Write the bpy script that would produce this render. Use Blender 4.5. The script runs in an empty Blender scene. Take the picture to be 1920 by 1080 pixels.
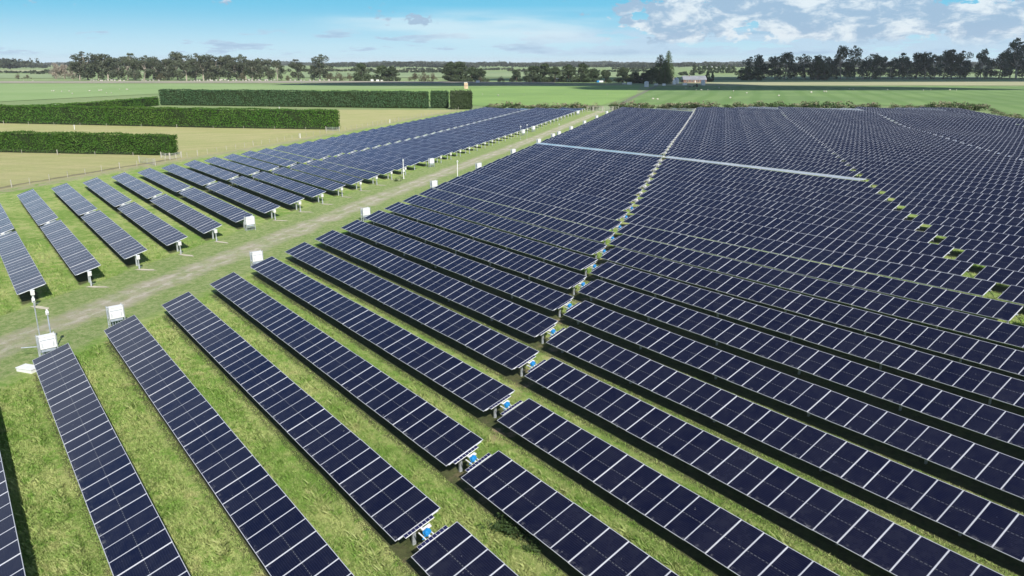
import bpy, bmesh, math, random
import numpy as np
from mathutils import Vector, Matrix
rnd = random.Random(7); NR = np.random.default_rng(11)
SC = bpy.context.scene; C = SC.collection
R = math.radians
# ------------------------------------------------------------------ camera, light, exposure
HUB = 1.2                     # height of the torque tubes above the ground
CAMH = 19.307 + HUB
FPX, AZ, PIT, ROLL = 1470.643, -0.94258, 0.280338, 0.000587
fwd = Vector((math.sin(AZ)*math.cos(PIT), math.cos(AZ)*math.cos(PIT), -math.sin(PIT)))
r0 = fwd.cross(Vector((0, 0, 1))).normalized(); u0 = r0.cross(fwd)
rgt = math.cos(ROLL)*r0 + math.sin(ROLL)*u0; upv = -math.sin(ROLL)*r0 + math.cos(ROLL)*u0
cd = bpy.data.cameras.new('camera'); cam = bpy.data.objects.new('camera', cd); C.objects.link(cam)
cam.matrix_world = Matrix(((rgt.x, upv.x, -fwd.x, 0), (rgt.y, upv.y, -fwd.y, 0), (rgt.z, upv.z, -fwd.z, CAMH), (0, 0, 0, 1)))
cd.sensor_width = 36; cd.lens = FPX/1920*36; cd.clip_end = 90000; cd.clip_start = .5
SC.camera = cam
SC.view_settings.view_transform = 'Standard'; SC.view_settings.look = 'None'
SC.view_settings.gamma = 1; SC.view_settings.exposure = 0.5

SUNV = Vector((1.15, -0.32, 1.0)).normalized()          # towards the sun
sl = bpy.data.lights.new('sun', 'SUN'); sl.energy = 4.9; sl.angle = R(.53); sl.color = (1, .955, .88)
so = bpy.data.objects.new('sun', sl); C.objects.link(so)
so.rotation_euler = SUNV.to_track_quat('Z', 'Y').to_euler(); so.location = (0, 0, 60)

W = bpy.data.worlds.new("World"); SC.world = W; W.use_nodes = True
def world():
    nt = W.node_tree; N = nt.nodes; L = nt.links; N.clear()
    def n(t, **k):
        o = N.new(t)
        for a, b in k.items(): setattr(o, a, b)
        return o
    out = n('ShaderNodeOutputWorld'); bg = n('ShaderNodeBackground'); bg.inputs[1].default_value = .09
    sky = n('ShaderNodeTexSky', sky_type='NISHITA', sun_disc=False)
    sky.sun_elevation = math.asin(SUNV.z); sky.sun_rotation = math.atan2(SUNV.x, SUNV.y)
    sky.air_density = .75; sky.dust_density = .35; sky.ozone_density = 2.6; sky.altitude = 100
    tc = n('ShaderNodeTexCoord'); sp = n('ShaderNodeSeparateXYZ'); L.new(tc.outputs['Generated'], sp.inputs[0])
    def m(op, a, b=None, c=None, clamp=False):
        o = n('ShaderNodeMath', operation=op, use_clamp=clamp)
        for i, v in enumerate((a, b, c)):
            if v is None: continue
            if isinstance(v, (int, float)): o.inputs[i].default_value = v
            else: L.new(v, o.inputs[i])
        return o.outputs[0]
    # azimuth measured clockwise from the middle of the view, elevation above the horizon (both in radians)
    x, y, z = sp.outputs
    fx, fy = math.sin(AZ), math.cos(AZ)
    fr = m('ADD', m('MULTIPLY', x, fx), m('MULTIPLY', y, fy)); rr = m('ADD', m('MULTIPLY', x, fy), m('MULTIPLY', y, -fx))
    az = m('ARCTAN2', rr, fr); el = m('ARCSINE', z)
    def cloud(sx, sz, scale, detail, rough, off, dist=.0):
        cb = n('ShaderNodeCombineXYZ'); L.new(m('MULTIPLY', az, sx), cb.inputs[0]); L.new(m('MULTIPLY', el, sz), cb.inputs[1]); cb.inputs[2].default_value = off
        t = n('ShaderNodeTexNoise'); t.inputs['Scale'].default_value = scale; t.inputs['Detail'].default_value = detail
        t.inputs['Roughness'].default_value = rough; t.inputs['Distortion'].default_value = dist
        L.new(cb.outputs[0], t.inputs['Vector']); return t.outputs[0]
    def ramp(v, a, b, lo=0., hi=1.):
        o = n('ShaderNodeMapRange', interpolation_type='SMOOTHSTEP'); L.new(v, o.inputs[0])
        for i, q in enumerate((a, b, lo, hi)): o.inputs[i+1].default_value = q
        return o.outputs[0]
    def band(v, a, b, c, d): return m('MULTIPLY', ramp(v, a, b), ramp(v, c, d, 1, 0))
    # cumulus, upper right
    big = cloud(1, 2.2, 13, 9, .6, 7.3); fine = cloud(1, 1.8, 38, 9, .62, 8.7)
    shape = m('ADD', m('MULTIPLY', big, .68), m('MULTIPLY', fine, .32))
    th = m('SUBTRACT', m('ADD', ramp(az, .02, .26, .60, .40), ramp(el, .015, .045, .08, 0)), ramp(az, .3, .6, 0, .02))
    dens = ramp(m('SUBTRACT', shape, th), 0, .03)
    dens = m('MULTIPLY', dens, band(el, .012, .03, .35, .7))
    low = cloud(1, 6, 13, 9, .62, 21.4)                       # flat layer sitting low over the horizon
    dlow = m('MULTIPLY', ramp(m('SUBTRACT', low, ramp(az, -.04, .12, .55, .40)), 0, .05), band(el, .005, .011, .030, .044))
    cir = cloud(1.4, 13, 3.2, 6, .5, 40.2)                      # thin veil in the middle
    dc = m('MULTIPLY', m('MULTIPLY', ramp(cir, .40, .62), band(az, -.30, -.12, .05, .22)), band(el, .012, .035, .048, .066))
    puff = m('MULTIPLY', m('MULTIPLY', ramp(cloud(1, 3, 30, 6, .55, 5.5), .46, .6), band(az, -.475, -.45, -.43, -.405)), band(el, .066, .072, .082, .1))
    puff2 = m('MULTIPLY', m('MULTIPLY', ramp(cloud(1, 3, 30, 6, .55, 9.5), .46, .6), band(az, .115, .14, .165, .19)), band(el, .073, .078, .09, .1))
    # shading of the cumulus: bright heads, blue-grey bases
    lit = ramp(m('SUBTRACT', cloud(1, 2.2, 26, 9, .65, 1.9, .3), m('MULTIPLY', m('SUBTRACT', big, .5), .5)), .43, .63)
    def col(a): 
        o = n('ShaderNodeRGB'); o.outputs[0].default_value = (*a, 1); return o.outputs[0]
    def mix(f, a, b, t='MIX'):
        o = n('ShaderNodeMix', data_type='RGBA', blend_type=t, clamp_factor=True)
        if isinstance(f, (int, float)): o.inputs[0].default_value = f
        else: L.new(f, o.inputs[0])
        L.new(a, o.inputs[6]); L.new(b, o.inputs[7]); return o.outputs[2]
    K = 1.0
    ccum = mix(lit, col((3.0, 4.2, 5.6)), col((6.5, 7.1, 7.5)))
    clow = mix(ramp(low, .5, .72), col((4.2, 5.6, 6.9)), col((2.7, 4.0, 5.6)))
    # the real sky is brighter and paler towards the horizon
    s0 = mix(1.0, sky.outputs[0], col(SKYT), 'MULTIPLY')
    s0 = mix(ramp(el, .075, .24, 1., .0), s0, mix(ramp(el, .0, .075), col(HORC), col(TOPC)))
    s0 = mix(m('MULTIPLY', ramp(az, -.72, -.25, .75, 0), band(el, .10, .17, .33, .44)), s0, col((5.8, 6.4, 7.3)))  # pale veil added out of view to brighten the left panels' reflections
    s = mix(m('MULTIPLY', dlow, .85), s0, clow)
    s = mix(m('MULTIPLY', dc, .6), s, col((6.0, 7.2, 7.7)))
    s = mix(m('MULTIPLY', m('ADD', puff, puff2), .6), s, col((3.9, 5.0, 6.0)))
    s = mix(m('MULTIPLY', dens, .92), s, ccum)
    L.new(s, bg.inputs[0]); L.new(bg.outputs[0], out.inputs[0])
SKYT = (.74, .92, 1.12); HORC = (4.6, 6.5, 7.4); TOPC = (1.35, 4.6, 6.6)
world()

# ------------------------------------------------------------------ terrain: gentle swells fitted to the rows
TC = [0.349213, 0.020963, -0.495559, -0.290595, -0.108327, -0.345853, 0.488607, 0.098964, 0.948128, 0.062964, -0.141110, 0.265421, -0.958216, 0.456699,
      -0.178106, 0.687341, -0.284, 1.115415, 0.945346, -0.007285, -0.537137, -0.834554, 1.041240, 0.578114, 0.042804]
CEN = [(x, y) for x in (-170, -120, -70, -20, 30) for y in (-10, 40, 90, 140, 190)]
def terr(x, y):
    x = np.asarray(x, float); y = np.asarray(y, float); s = np.zeros(np.broadcast(x, y).shape)
    for c, (a, b) in zip(TC, CEN): s = s+c*np.exp(-((x-a)**2+(y-b)**2)/3528.)
    for c, a, b, sx, sy in ((-.7, -110, 250, 60, 14), (.5, -150, 285, 70, 14), (.7, -60, 290, 40, 30)):
        s = s+c*np.exp(-((x-a)**2/(2*sx*sx)+(y-b)**2/(2*sy*sy)))
    return s
def tz(x, y): return float(terr(x, y))
def at(px, py, z=0.):                                        # a pixel of the photograph -> the ground (or a height above it)
    d = fwd+rgt*((px-960)/FPX)-upv*((py-540)/FPX); g = 0.
    for _ in range(6):
        k = (CAMH-z-g)/-d.z; g = tz(d.x*k, d.y*k) if k*k*(d.x**2+d.y**2) < 640000 else 0
    return Vector((d.x*k, d.y*k, g))
def proj(x, y, z):
    v = Vector((x, y, z-CAMH)); w = v.dot(fwd)
    return (960+FPX*v.dot(rgt)/w, 540-FPX*v.dot(upv)/w, w) if w > .1 else (1e6, 1e6, w)

# ------------------------------------------------------------------ scene helpers
def tag(o, label=None, cat=None, group=None, kind=None):
    if label: o['label'] = label
    if cat: o['category'] = cat
    if group: o['group'] = group
    if kind: o['kind'] = kind
    return o
def empty(name, loc, rot=(0, 0, 0)):
    o = bpy.data.objects.new(name, None); C.objects.link(o); o.location = loc; o.rotation_euler = rot; o.empty_display_size = .3; return o
def link(name, me, parent=None, loc=(0, 0, 0), rot=(0, 0, 0), scale=(1, 1, 1)):
    o = bpy.data.objects.new(name, me); C.objects.link(o); o.location = loc; o.rotation_euler = rot; o.scale = scale
    if parent: o.parent = parent
    return o
class MB:
    """collects faces, then builds ONE mesh"""
    def __init__(s): s.v = []; s.f = []; s.m = []; s.uv = {}
    def box(s, c, d, mi=0, rz=0., ry=0., taper=1.):
        b = len(s.v); cz, sz = math.cos(rz), math.sin(rz)
        for k in (-1, 1):
            for i, j in ((-1, -1), (1, -1), (1, 1), (-1, 1)):
                t = taper if k > 0 else 1.
                x, y, z = i*d[0]/2*t, j*d[1]/2*t, k*d[2]/2
                if ry: x, z = x*math.cos(ry)+z*math.sin(ry), -x*math.sin(ry)+z*math.cos(ry)
                s.v.append((c[0]+x*cz-y*sz, c[1]+x*sz+y*cz, c[2]+z))
        for f in ((0, 3, 2, 1), (4, 5, 6, 7), (0, 1, 5, 4), (1, 2, 6, 5), (2, 3, 7, 6), (3, 0, 4, 7)):
            s.f.append(tuple(b+q for q in f)); s.m.append(mi)
        return s
    def tube(s, p, q, r, n=8, mi=0, r2=None, cap=True):
        p = Vector(p); q = Vector(q); d = (q-p).normalized(); a = d.orthogonal().normalized(); e = d.cross(a); b = len(s.v); r2 = r if r2 is None else r2
        for P, rad in ((p, r), (q, r2)):
            for i in range(n):
                t = 2*math.pi*i/n; s.v.append(tuple(P+(a*math.cos(t)+e*math.sin(t))*rad))
        for i in range(n):
            j = (i+1) % n; s.f.append((b+i, b+j, b+n+j, b+n+i)); s.m.append(mi)
        if cap: s.f.append(tuple(b+i for i in reversed(range(n)))); s.m.append(mi); s.f.append(tuple(b+n+i for i in range(n))); s.m.append(mi)
        return s
    def lathe(s, c, prof, n=14, mi=0):
        b = len(s.v)
        for (r_, z_) in prof:
            for i in range(n):
                t = 2*math.pi*i/n; s.v.append((c[0]+r_*math.cos(t), c[1]+r_*math.sin(t), c[2]+z_))
        for k in range(len(prof)-1):
            for i in range(n):
                j = (i+1) % n; s.f.append((b+k*n+i, b+k*n+j, b+k*n+n+j, b+k*n+n+i)); s.m.append(mi)
        s.f.append(tuple(b+(len(prof)-1)*n+i for i in range(n))); s.m.append(mi)
        return s
    def poly(s, pts, mi=0):
        b = len(s.v); s.v += [tuple(p) for p in pts]; s.f.append(tuple(range(b, b+len(pts)))); s.m.append(mi); return s
    def mesh(s, name, mats, smooth=False):
        me = bpy.data.meshes.new(name); me.from_pydata(s.v, [], s.f)
        for m in (mats if isinstance(mats, (list, tuple)) else [mats]): me.materials.append(m)
        me.polygons.foreach_set('material_index', s.m)
        if smooth: me.polygons.foreach_set('use_smooth', [True]*len(s.f))
        me.update(); return me
    def build(s, name, mats, parent=None, loc=(0, 0, 0), rot=(0, 0, 0), smooth=False):
        return link(name, s.mesh(name, mats, smooth), parent, loc, rot)
def npmesh(name, V, F, mats, attr=None):
    """V (n,3), F (m,k) arrays -> mesh"""
    me = bpy.data.meshes.new(name); k = F.shape[1]
    me.vertices.add(len(V)); me.vertices.foreach_set('co', np.ascontiguousarray(V, dtype=np.float32).ravel())
    me.loops.add(F.size); me.loops.foreach_set('vertex_index', np.ascontiguousarray(F, dtype=np.int32).ravel())
    me.polygons.add(len(F)); me.polygons.foreach_set('loop_start', np.arange(0, F.size, k, dtype=np.int32))
    for m in mats: me.materials.append(m)
    if attr is not None:
        a = me.attributes.new('tone', 'FLOAT', 'FACE'); a.data.foreach_set('value', np.asarray(attr, dtype=np.float32))
    me.update(); me.validate(); return me

# ------------------------------------------------------------------ materials
class MT:
    def __init__(s, name):
        s.m = bpy.data.materials.new(name); s.m.use_nodes = True; s.nt = s.m.node_tree; s.N = s.nt.nodes; s.L = s.nt.links
        s.b = s.N['Principled BSDF']
    def n(s, t, **k):
        o = s.N.new(t)
        for a, b in k.items(): setattr(o, a, b)
        return o
    def put(s, i, v):
        if isinstance(v, tuple): i.default_value = (*v, 1) if len(v) == 3 and i.type == 'RGBA' else v
        elif isinstance(v, (int, float)): i.default_value = v
        else: s.L.new(v, i)
    def math(s, op, *a, clamp=False):
        o = s.n('ShaderNodeMath', operation=op, use_clamp=clamp)
        for i, v in enumerate(a): s.put(o.inputs[i], v)
        return o.outputs[0]
    def ramp(s, v, a, b, lo=0., hi=1., t='SMOOTHSTEP'):
        o = s.n('ShaderNodeMapRange', interpolation_type=t); s.put(o.inputs[0], v)
        for i, q in enumerate((a, b, lo, hi)): s.put(o.inputs[i+1], q)
        return o.outputs[0]
    def mix(s, f, a, b, t='MIX'):
        o = s.n('ShaderNodeMix', data_type='RGBA', blend_type=t); s.put(o.inputs[0], f); s.put(o.inputs[6], a); s.put(o.inputs[7], b); return o.outputs[2]
    def noise(s, vec, scale, detail=4, rough=.55, out=0, dist=0.):
        o = s.n('ShaderNodeTexNoise'); o.inputs['Scale'].default_value = scale; o.inputs['Detail'].default_value = detail
        o.inputs['Roughness'].default_value = rough; o.inputs['Distortion'].default_value = dist
        if vec is not None: s.L.new(vec, o.inputs['Vector'])
        return o.outputs[out]
    def pos(s): return s.n('ShaderNodeNewGeometry').outputs['Position']
    def obj(s): return s.n('ShaderNodeTexCoord').outputs['Object']
    def scalev(s, v, k):
        o = s.n('ShaderNodeVectorMath', operation='MULTIPLY'); s.L.new(v, o.inputs[0]); o.inputs[1].default_value = k; return o.outputs[0]
    def bump(s, h, strength=.5, dist=.05):
        o = s.n('ShaderNodeBump'); o.inputs['Strength'].default_value = strength; o.inputs['Distance'].default_value = dist
        s.L.new(h, o.inputs['Height']); s.L.new(o.outputs[0], s.b.inputs['Normal'])
    def set(s, **k):
        for a, v in k.items(): s.put(s.b.inputs[{'col': 'Base Color', 'rough': 'Roughness', 'metal': 'Metallic', 'spec': 'Specular IOR Level', 'coat': 'Coat Weight'}.get(a, a)], v)
        return s.m
def simple(name, col, rough=.6, metal=0., var=.18, scale=3., spec=.5, world=False):
    t = MT(name); p = t.pos() if world else t.obj()
    n = t.noise(p, scale, 5, .6); f = t.ramp(n, .3, .7, 1-var, 1+var)
    o = t.n('ShaderNodeVectorMath', operation='SCALE'); o.inputs[0].default_value = col; t.L.new(f, o.inputs[3])
    return t.set(col=o.outputs[0], rough=t.ramp(n, .3, .7, max(.02, rough-.08), min(1, rough+.08)), metal=metal, spec=spec)
M = {}
M['frame'] = simple('aluminium_frame', (.56, .57, .60), .42, .25, .06)
M['galv'] = simple('galvanised_steel', (.50, .53, .56), .42, .6, .18, 6)
M['rail'] = simple('mounting_rail_steel', (.56, .58, .61), .45, .2, .1, 4)
M['white'] = simple('white_enamel', (.68, .68, .67), .4, 0, .05, 5)
M['offwhite'] = simple('weathered_white', (.56, .55, .51), .6, 0, .15, 2)
M['cabgrey'] = simple('cabinet_grey', (.30, .34, .40), .45, 0, .15, 4)
M['blue'] = simple('blue_plastic', (.01, .20, .48), .45, 0, .2, 9)
M['black'] = simple('black_rubber', (.02, .02, .022), .6, 0, .2, 9)
M['wood'] = simple('grey_weathered_wood', (.36, .34, .29), .85, 0, .3, 5)
M['wire'] = simple('fence_wire', (.34, .34, .33), .5, .5, .1, 5)
M['conc'] = simple('pale_concrete', (.52, .50, .45), .9, 0, .2, 3)

def m_glass(name, uvarr=False):
    t = MT(name); uv = t.n('ShaderNodeUVMap').outputs[0]; sp = t.n('ShaderNodeSeparateXYZ'); t.L.new(uv, sp.inputs[0]); u, v, _ = sp.outputs
    rndm = t.n('ShaderNodeObjectInfo').outputs['Random']
    def lines(x, pitch, half, off=0.):
        q = t.math('PINGPONG', t.math('ADD', x, off), pitch/2)         # 0 at multiples of the pitch
        return t.ramp(q, half*.6, half, 1, 0)
    # module UVs are metres: u 0..1.134 along the row, v 0..2.384 across it
    um = t.math('MODULO', u, 2.0)
    cellv = lines(v, .0950, .0062, .004); cellu = lines(um, .1845, .0035, .013)
    mid = t.ramp(t.math('ABSOLUTE', t.math('SUBTRACT', v, 1.192)), .006, .016, 1, 0)
    dash = t.ramp(t.math('PINGPONG', t.math('ADD', um, .013+.092), .0922), .050, .062, 1, 0)
    edge = t.math('MAXIMUM', t.ramp(t.math('ABSOLUTE', t.math('SUBTRACT', um, .567)), .536, .541), t.ramp(t.math('ABSOLUTE', t.math('SUBTRACT', v, 1.192)), 1.163, 1.168))
    ob = t.obj(); pw = t.pos()
    n1 = t.noise(pw, .45, 3); n2 = t.noise(pw, 2.2, 5, .6)
    base = t.mix(t.math('ADD', t.math('MULTIPLY', rndm, .5), t.math('MULTIPLY', t.ramp(n1, .35, .65), .5)), (.0030, .0036, .0145), (.0090, .0095, .0215))
    c = t.mix(t.math('MULTIPLY', cellv, .5), base, (.030, .031, .052))
    c = t.mix(t.math('MULTIPLY', cellu, .12), c, (.022, .024, .042))
    c = t.mix(t.math('MULTIPLY', t.math('MULTIPLY', mid, dash), .32), c, (.40, .41, .38))
    c = t.mix(edge, c, (.40, .41, .44))
    # dust: a pale film, heavier along the low edge and in one corner
    du = t.math('MULTIPLY', t.ramp(v, .02, .30, 1, 0), t.ramp(t.noise(pw, 3.5, 5, .65), .50, .72))
    dust = t.math('ADD', t.math('MULTIPLY', du, .24), t.math('MULTIPLY', t.ramp(n2, .35, .8), .015))
    spot = t.math('MULTIPLY', t.ramp(t.noise(pw, 7, 2, .5), .755, .79), .35)
    c = t.mix(t.math('ADD', dust, spot, clamp=True), c, (.42, .42, .40))
    if uvarr: c = t.mix(t.ramp(n2, .3, .8, .50, .66), c, (.50, .52, .55))  # flat row only: sky reflection painted as a pale tone
    t.b.inputs['IOR'].default_value = 1.45; t.b.inputs['Specular Tint'].default_value = (.84, .86, 1, 1)
    rg = t.math('ADD', t.math('ADD', t.ramp(n2, .3, .8, .07, .16), t.math('MULTIPLY', rndm, .10)), t.math('MULTIPLY', du, .3))
    return t.set(col=c, rough=rg, spec=.5)
M['glass'] = m_glass('solar_glass')

TRK = -65.3
def grass_col(t, p):
    """green and straw grass, shared by the ground sheet and the blades"""
    a = t.noise(p, .11, 4, .6); b = t.noise(p, .9, 5, .65); c = t.noise(p, 5.5, 4, .65)
    f = t.math('ADD', t.math('ADD', t.math('MULTIPLY', a, .42), t.math('MULTIPLY', b, .38)), t.math('MULTIPLY', c, .20))
    f = t.math('ADD', f, t.math('MULTIPLY', t.math('SUBTRACT', t.noise(p, 17, 5, .75, dist=.6), .5), .55))
    g = t.mix(t.ramp(f, .38, .62), (.160, .290, .048), (.44, .48, .185))
    g = t.mix(t.ramp(t.noise(p, 1.7, 4, .6, dist=.4), .50, .68), g, (.180, .320, .055))
    return t.mix(t.math('MULTIPLY', t.ramp(t.noise(p, .45, 5, .7), .56, .72), .55), g, (.46, .42, .20))
def m_ground():
    t = MT('pasture_ground'); p = t.pos(); sp = t.n('ShaderNodeSeparateXYZ'); t.L.new(p, sp.inputs[0]); x, y, _ = sp.outputs
    s = t.math('ADD', x, t.math('MULTIPLY', y, .8217))
    wob = t.math('MULTIPLY', t.math('SUBTRACT', t.noise(p, .16, 4, .6), .5), 3.2); wob2 = t.math('MULTIPLY', t.math('SUBTRACT', t.noise(p, 1.3, 5, .65), .5), 2.2)
    sw = t.math('ADD', s, t.math('ADD', wob, wob2))
    g = grass_col(t, p)
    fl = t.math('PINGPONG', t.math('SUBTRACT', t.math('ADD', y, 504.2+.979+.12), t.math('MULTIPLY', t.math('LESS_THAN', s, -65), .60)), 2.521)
    row_shade = t.math('MULTIPLY', t.ramp(t.math('ADD', fl, t.math('ADD', t.math('MULTIPLY', wob2, .3), t.math('MULTIPLY', t.math('LESS_THAN', s, -65), .45))), 1.05, 1.40, 1, 0), t.math('MAXIMUM', t.ramp(s, -57, -56), t.math('MULTIPLY', t.ramp(s, -74, -75), t.ramp(s, -131, -129))))
    g = t.mix(t.math('MULTIPLY', row_shade, .85), g, t.mix(t.ramp(t.noise(p, 2.5, 5, .7), .4, .6), (.050, .044, .028), (.075, .080, .036)))  # shade under the panel rows painted in as dark ground strips
    # short mown strip each side of the track
    short = t.mix(t.ramp(t.noise(p, 2.2, 7, .8), .38, .62), (.165, .27, .065), (.35, .39, .17))
    short = t.mix(t.math('MULTIPLY', t.ramp(t.noise(p, 4, 5, .7), .52, .7), .5), short, (.36, .34, .18))
    fs = t.math('MULTIPLY', t.ramp(sw, -74.6, -73), t.ramp(sw, -58.5, -57, 1, 0))
    g = t.mix(fs, g, short)
    # worn track of dry silt, two wheel lines
    dirt = t.mix(t.ramp(t.noise(p, 1.1, 6, .7), .35, .7), (.46, .42, .32), (.36, .34, .22))
    d1 = t.math('ABSOLUTE', t.math('SUBTRACT', sw, TRK))
    w1 = t.math('SUBTRACT', 1, t.ramp(t.math('ABSOLUTE', t.math('SUBTRACT', d1, .9)), .5, 2.5))
    patch = t.ramp(t.noise(p, .35, 7, .74), .38, .58)
    dirt = t.mix(t.math('MULTIPLY', t.ramp(t.math('ABSOLUTE', t.math('SUBTRACT', d1, .95)), .1, .45, 1, 0), t.ramp(t.noise(p, .25, 5, .7), .34, .55)), dirt, (.53, .49, .39))
    f = t.math('MULTIPLY', t.math('MULTIPLY', w1, t.math('ADD', .34, t.math('MULTIPLY', patch, .75))), .95, clamp=True)
    g = t.mix(f, g, dirt)
    # trodden bare strip at the first gap and splashes at the row ends
    bare = t.math('MULTIPLY', t.ramp(t.math('ABSOLUTE', t.math('ADD', s, 13.9)), .4, 2.2, 1, 0), t.ramp(t.noise(p, .8, 5, .7), .50, .62))
    g = t.mix(t.math('MULTIPLY', bare, .8), g, (.36, .27, .17))
    # dry hay paddocks beyond the side fence
    hay = t.mix(t.ramp(t.noise(t.scalev(p, (.6, .25, 1)), .25, 5, .65), .35, .65), (.43, .405, .195), (.36, .375, .15))
    hay = t.mix(t.math('MULTIPLY', t.ramp(t.noise(p, 1.4, 5, .7), .48, .7), .45), hay, (.55, .48, .26))
    q = t.math('ADD', t.math('MULTIPLY', x, .588), t.math('MULTIPLY', y, -.809)); rotv = t.math('ADD', q, t.math('MULTIPLY', wob, .3))
    hay = t.mix(t.math('MULTIPLY', t.ramp(t.math('SINE', t.math('MULTIPLY', rotv, 1.3)), .2, 1), .16), hay, (.24, .26, .10))
    fh = t.ramp(t.math('ADD', s, t.math('MULTIPLY', wob2, .5)), -146, -147.5)
    g = t.mix(fh, g, hay)
    rank = t.math('MULTIPLY', t.ramp(t.math('ABSOLUTE', t.math('ADD', s, 145.5)), 1, 4, 1, 0), t.ramp(t.noise(p, .9, 5, .7), .35, .6))
    g = t.mix(rank, g, (.37, .33, .22))
    ditch = t.math('MULTIPLY', t.ramp(t.math('ABSOLUTE', t.math('ADD', sw, 149.6)), .5, 1.3, 1, 0), t.ramp(y, 44, 40, 0, 1))
    g = t.mix(t.math('MULTIPLY', ditch, .75), g, (.17, .145, .10))
    # beyond the hedge line: wide flat green pasture
    # far = beyond the line (-424.6,93) -> (-304,199.5) -> (-166,379)
    e1 = t.math('SUBTRACT', t.math('MULTIPLY', t.math('ADD', y, -94), .749), t.math('MULTIPLY', t.math('ADD', x, 424.6), .6625))
    e2 = t.math('SUBTRACT', t.math('MULTIPLY', t.math('ADD', x, 299), -.806), t.math('MULTIPLY', t.math('ADD', y, -199.5), -.591))
    far = t.math('MAXIMUM', t.ramp(e1, -1, 1), t.ramp(e2, -1, 2))
    far = t.math('MAXIMUM', far, t.ramp(x, -426, -428))
    pg = t.mix(t.ramp(t.noise(t.scalev(p, (1, 1, 1)), .006, 5, .6), .4, .62), (.235, .30, .135), (.185, .26, .105))
    pg = t.mix(t.math('MULTIPLY', t.ramp(t.noise(p, .05, 6, .7), .45, .7), .35), pg, (.27, .33, .13))
    g = t.mix(far, g, pg)
    t.bump(t.math('ADD', t.math('MULTIPLY', t.noise(p, 9, 6, .8), 1.6), t.math('MULTIPLY', t.noise(p, 1.2, 4, .6), 1.5)), .9, .16)
    return t.set(col=g, rough=.9, spec=.15)
def m_field(name, a, b, scale=.03, stripes=None, sc=(1, 1, 1)):
    t = MT(name); p = t.pos(); g = t.mix(t.ramp(t.noise(t.scalev(p, sc), scale, 6, .65), .35, .65), a, b)
    if stripes:
        sp = t.n('ShaderNodeSeparateXYZ'); t.L.new(p, sp.inputs[0]); k, c, s_, col, am = stripes
        q = t.math('ADD', t.math('MULTIPLY', sp.outputs[0], c), t.math('MULTIPLY', sp.outputs[1], s_))
        q = t.math('ADD', q, t.math('MULTIPLY', t.noise(p, .01, 3), 14))
        g = t.mix(t.math('MULTIPLY', t.ramp(t.math('SINE', t.math('MULTIPLY', q, k)), -.2, .9), am), g, col)
    t.bump(t.noise(p, 1.5, 5, .7), .5, .2)
    return t.set(col=g, rough=.95, spec=.1)
def m_leaf(name, a, b, c, world_scale=.5):
    t = MT(name); p = t.pos(); at_ = t.n('ShaderNodeAttribute', attribute_name='tone').outputs['Fac']; r = t.n('ShaderNodeObjectInfo').outputs['Random']
    g = t.mix(at_, a, b); g = t.mix(t.math('MULTIPLY', t.ramp(t.noise(p, world_scale, 4, .6), .40, .68), .75), g, c)
    h = t.n('ShaderNodeHueSaturation'); t.put(h.inputs['Value'], t.ramp(r, 0, 1, .82, 1.18, 'LINEAR')); t.put(h.inputs['Hue'], t.ramp(t.noise(p, .02, 2), .3, .7, .49, .51, 'LINEAR')); t.L.new(g, h.inputs['Color'])
    m = t.set(col=h.outputs[0], rough=.75, spec=.2)
    tr = t.n('ShaderNodeBsdfTranslucent'); t.L.new(h.outputs[0], tr.inputs[0]); ms = t.n('ShaderNodeMixShader'); ms.inputs[0].default_value = .25
    t.L.new(t.b.outputs[0], ms.inputs[1]); t.L.new(tr.outputs[0], ms.inputs[2]); t.L.new(ms.outputs[0], t.N['Material Output'].inputs[0])
    return m
def m_blade():
    t = MT('grass_blades'); p = t.pos(); g = grass_col(t, p); at_ = t.n('ShaderNodeAttribute', attribute_name='tone').outputs['Fac']
    g = t.mix(t.math('MULTIPLY', t.ramp(at_, .55, 1), .5), g, (.46, .45, .22)); g = t.mix(t.math('MULTIPLY', t.ramp(at_, .4, 0), .35), g, (.15, .28, .045))
    m = t.set(col=g, rough=.7, spec=.2)
    tr = t.n('ShaderNodeBsdfTranslucent'); t.L.new(g, tr.inputs[0]); ms = t.n('ShaderNodeMixShader'); ms.inputs[0].default_value = .3
    t.L.new(t.b.outputs[0], ms.inputs[1]); t.L.new(tr.outputs[0], ms.inputs[2]); t.L.new(ms.outputs[0], t.N['Material Output'].inputs[0])
    return m
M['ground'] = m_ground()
M['hedge'] = m_leaf('hedge_leaves', (.046, .118, .013), (.068, .165, .020), (.100, .185, .034), .45)
M['hedge_blue'] = m_leaf('blue_green_hedge_leaves', (.045, .100, .042), (.062, .125, .052), (.080, .135, .062), .3)
M['hedge_core'] = simple('hedge_twigs', (.018, .030, .010), .95, 0, .4, 1.2, .1)
M['euc'] = m_leaf('eucalypt_leaves', (.055, .075, .040), (.090, .108, .062), (.12, .128, .085), .12)
M['euc_shaded'] = m_leaf('shaded_eucalypt_leaves', (.045, .070, .038), (.075, .095, .055), (.095, .11, .07), .12)  # same species as the left belt, cloud shade painted in as darker leaves
M['pine'] = m_leaf('cypress_foliage', (.040, .064, .028), (.068, .098, .042), (.085, .105, .058), .15)
M['conifer'] = m_leaf('green_conifer_foliage', (.055, .095, .03), (.09, .135, .045), (.11, .14, .065), .2)
M['twig'] = m_leaf('bare_pale_twigs', (.30, .25, .20), (.40, .34, .28), (.26, .24, .20), .2)
M['olive'] = m_leaf('olive_shrub_leaves', (.10, .105, .055), (.15, .14, .08), (.19, .165, .11), .2)
M['gorse'] = m_leaf('dark_gorse_leaves', (.030, .062, .018), (.055, .095, .028), (.08, .11, .04), .6)
M['seed'] = m_leaf('faded_seed_heads', (.24, .21, .14), (.32, .28, .19), (.16, .17, .09), .6)
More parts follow.
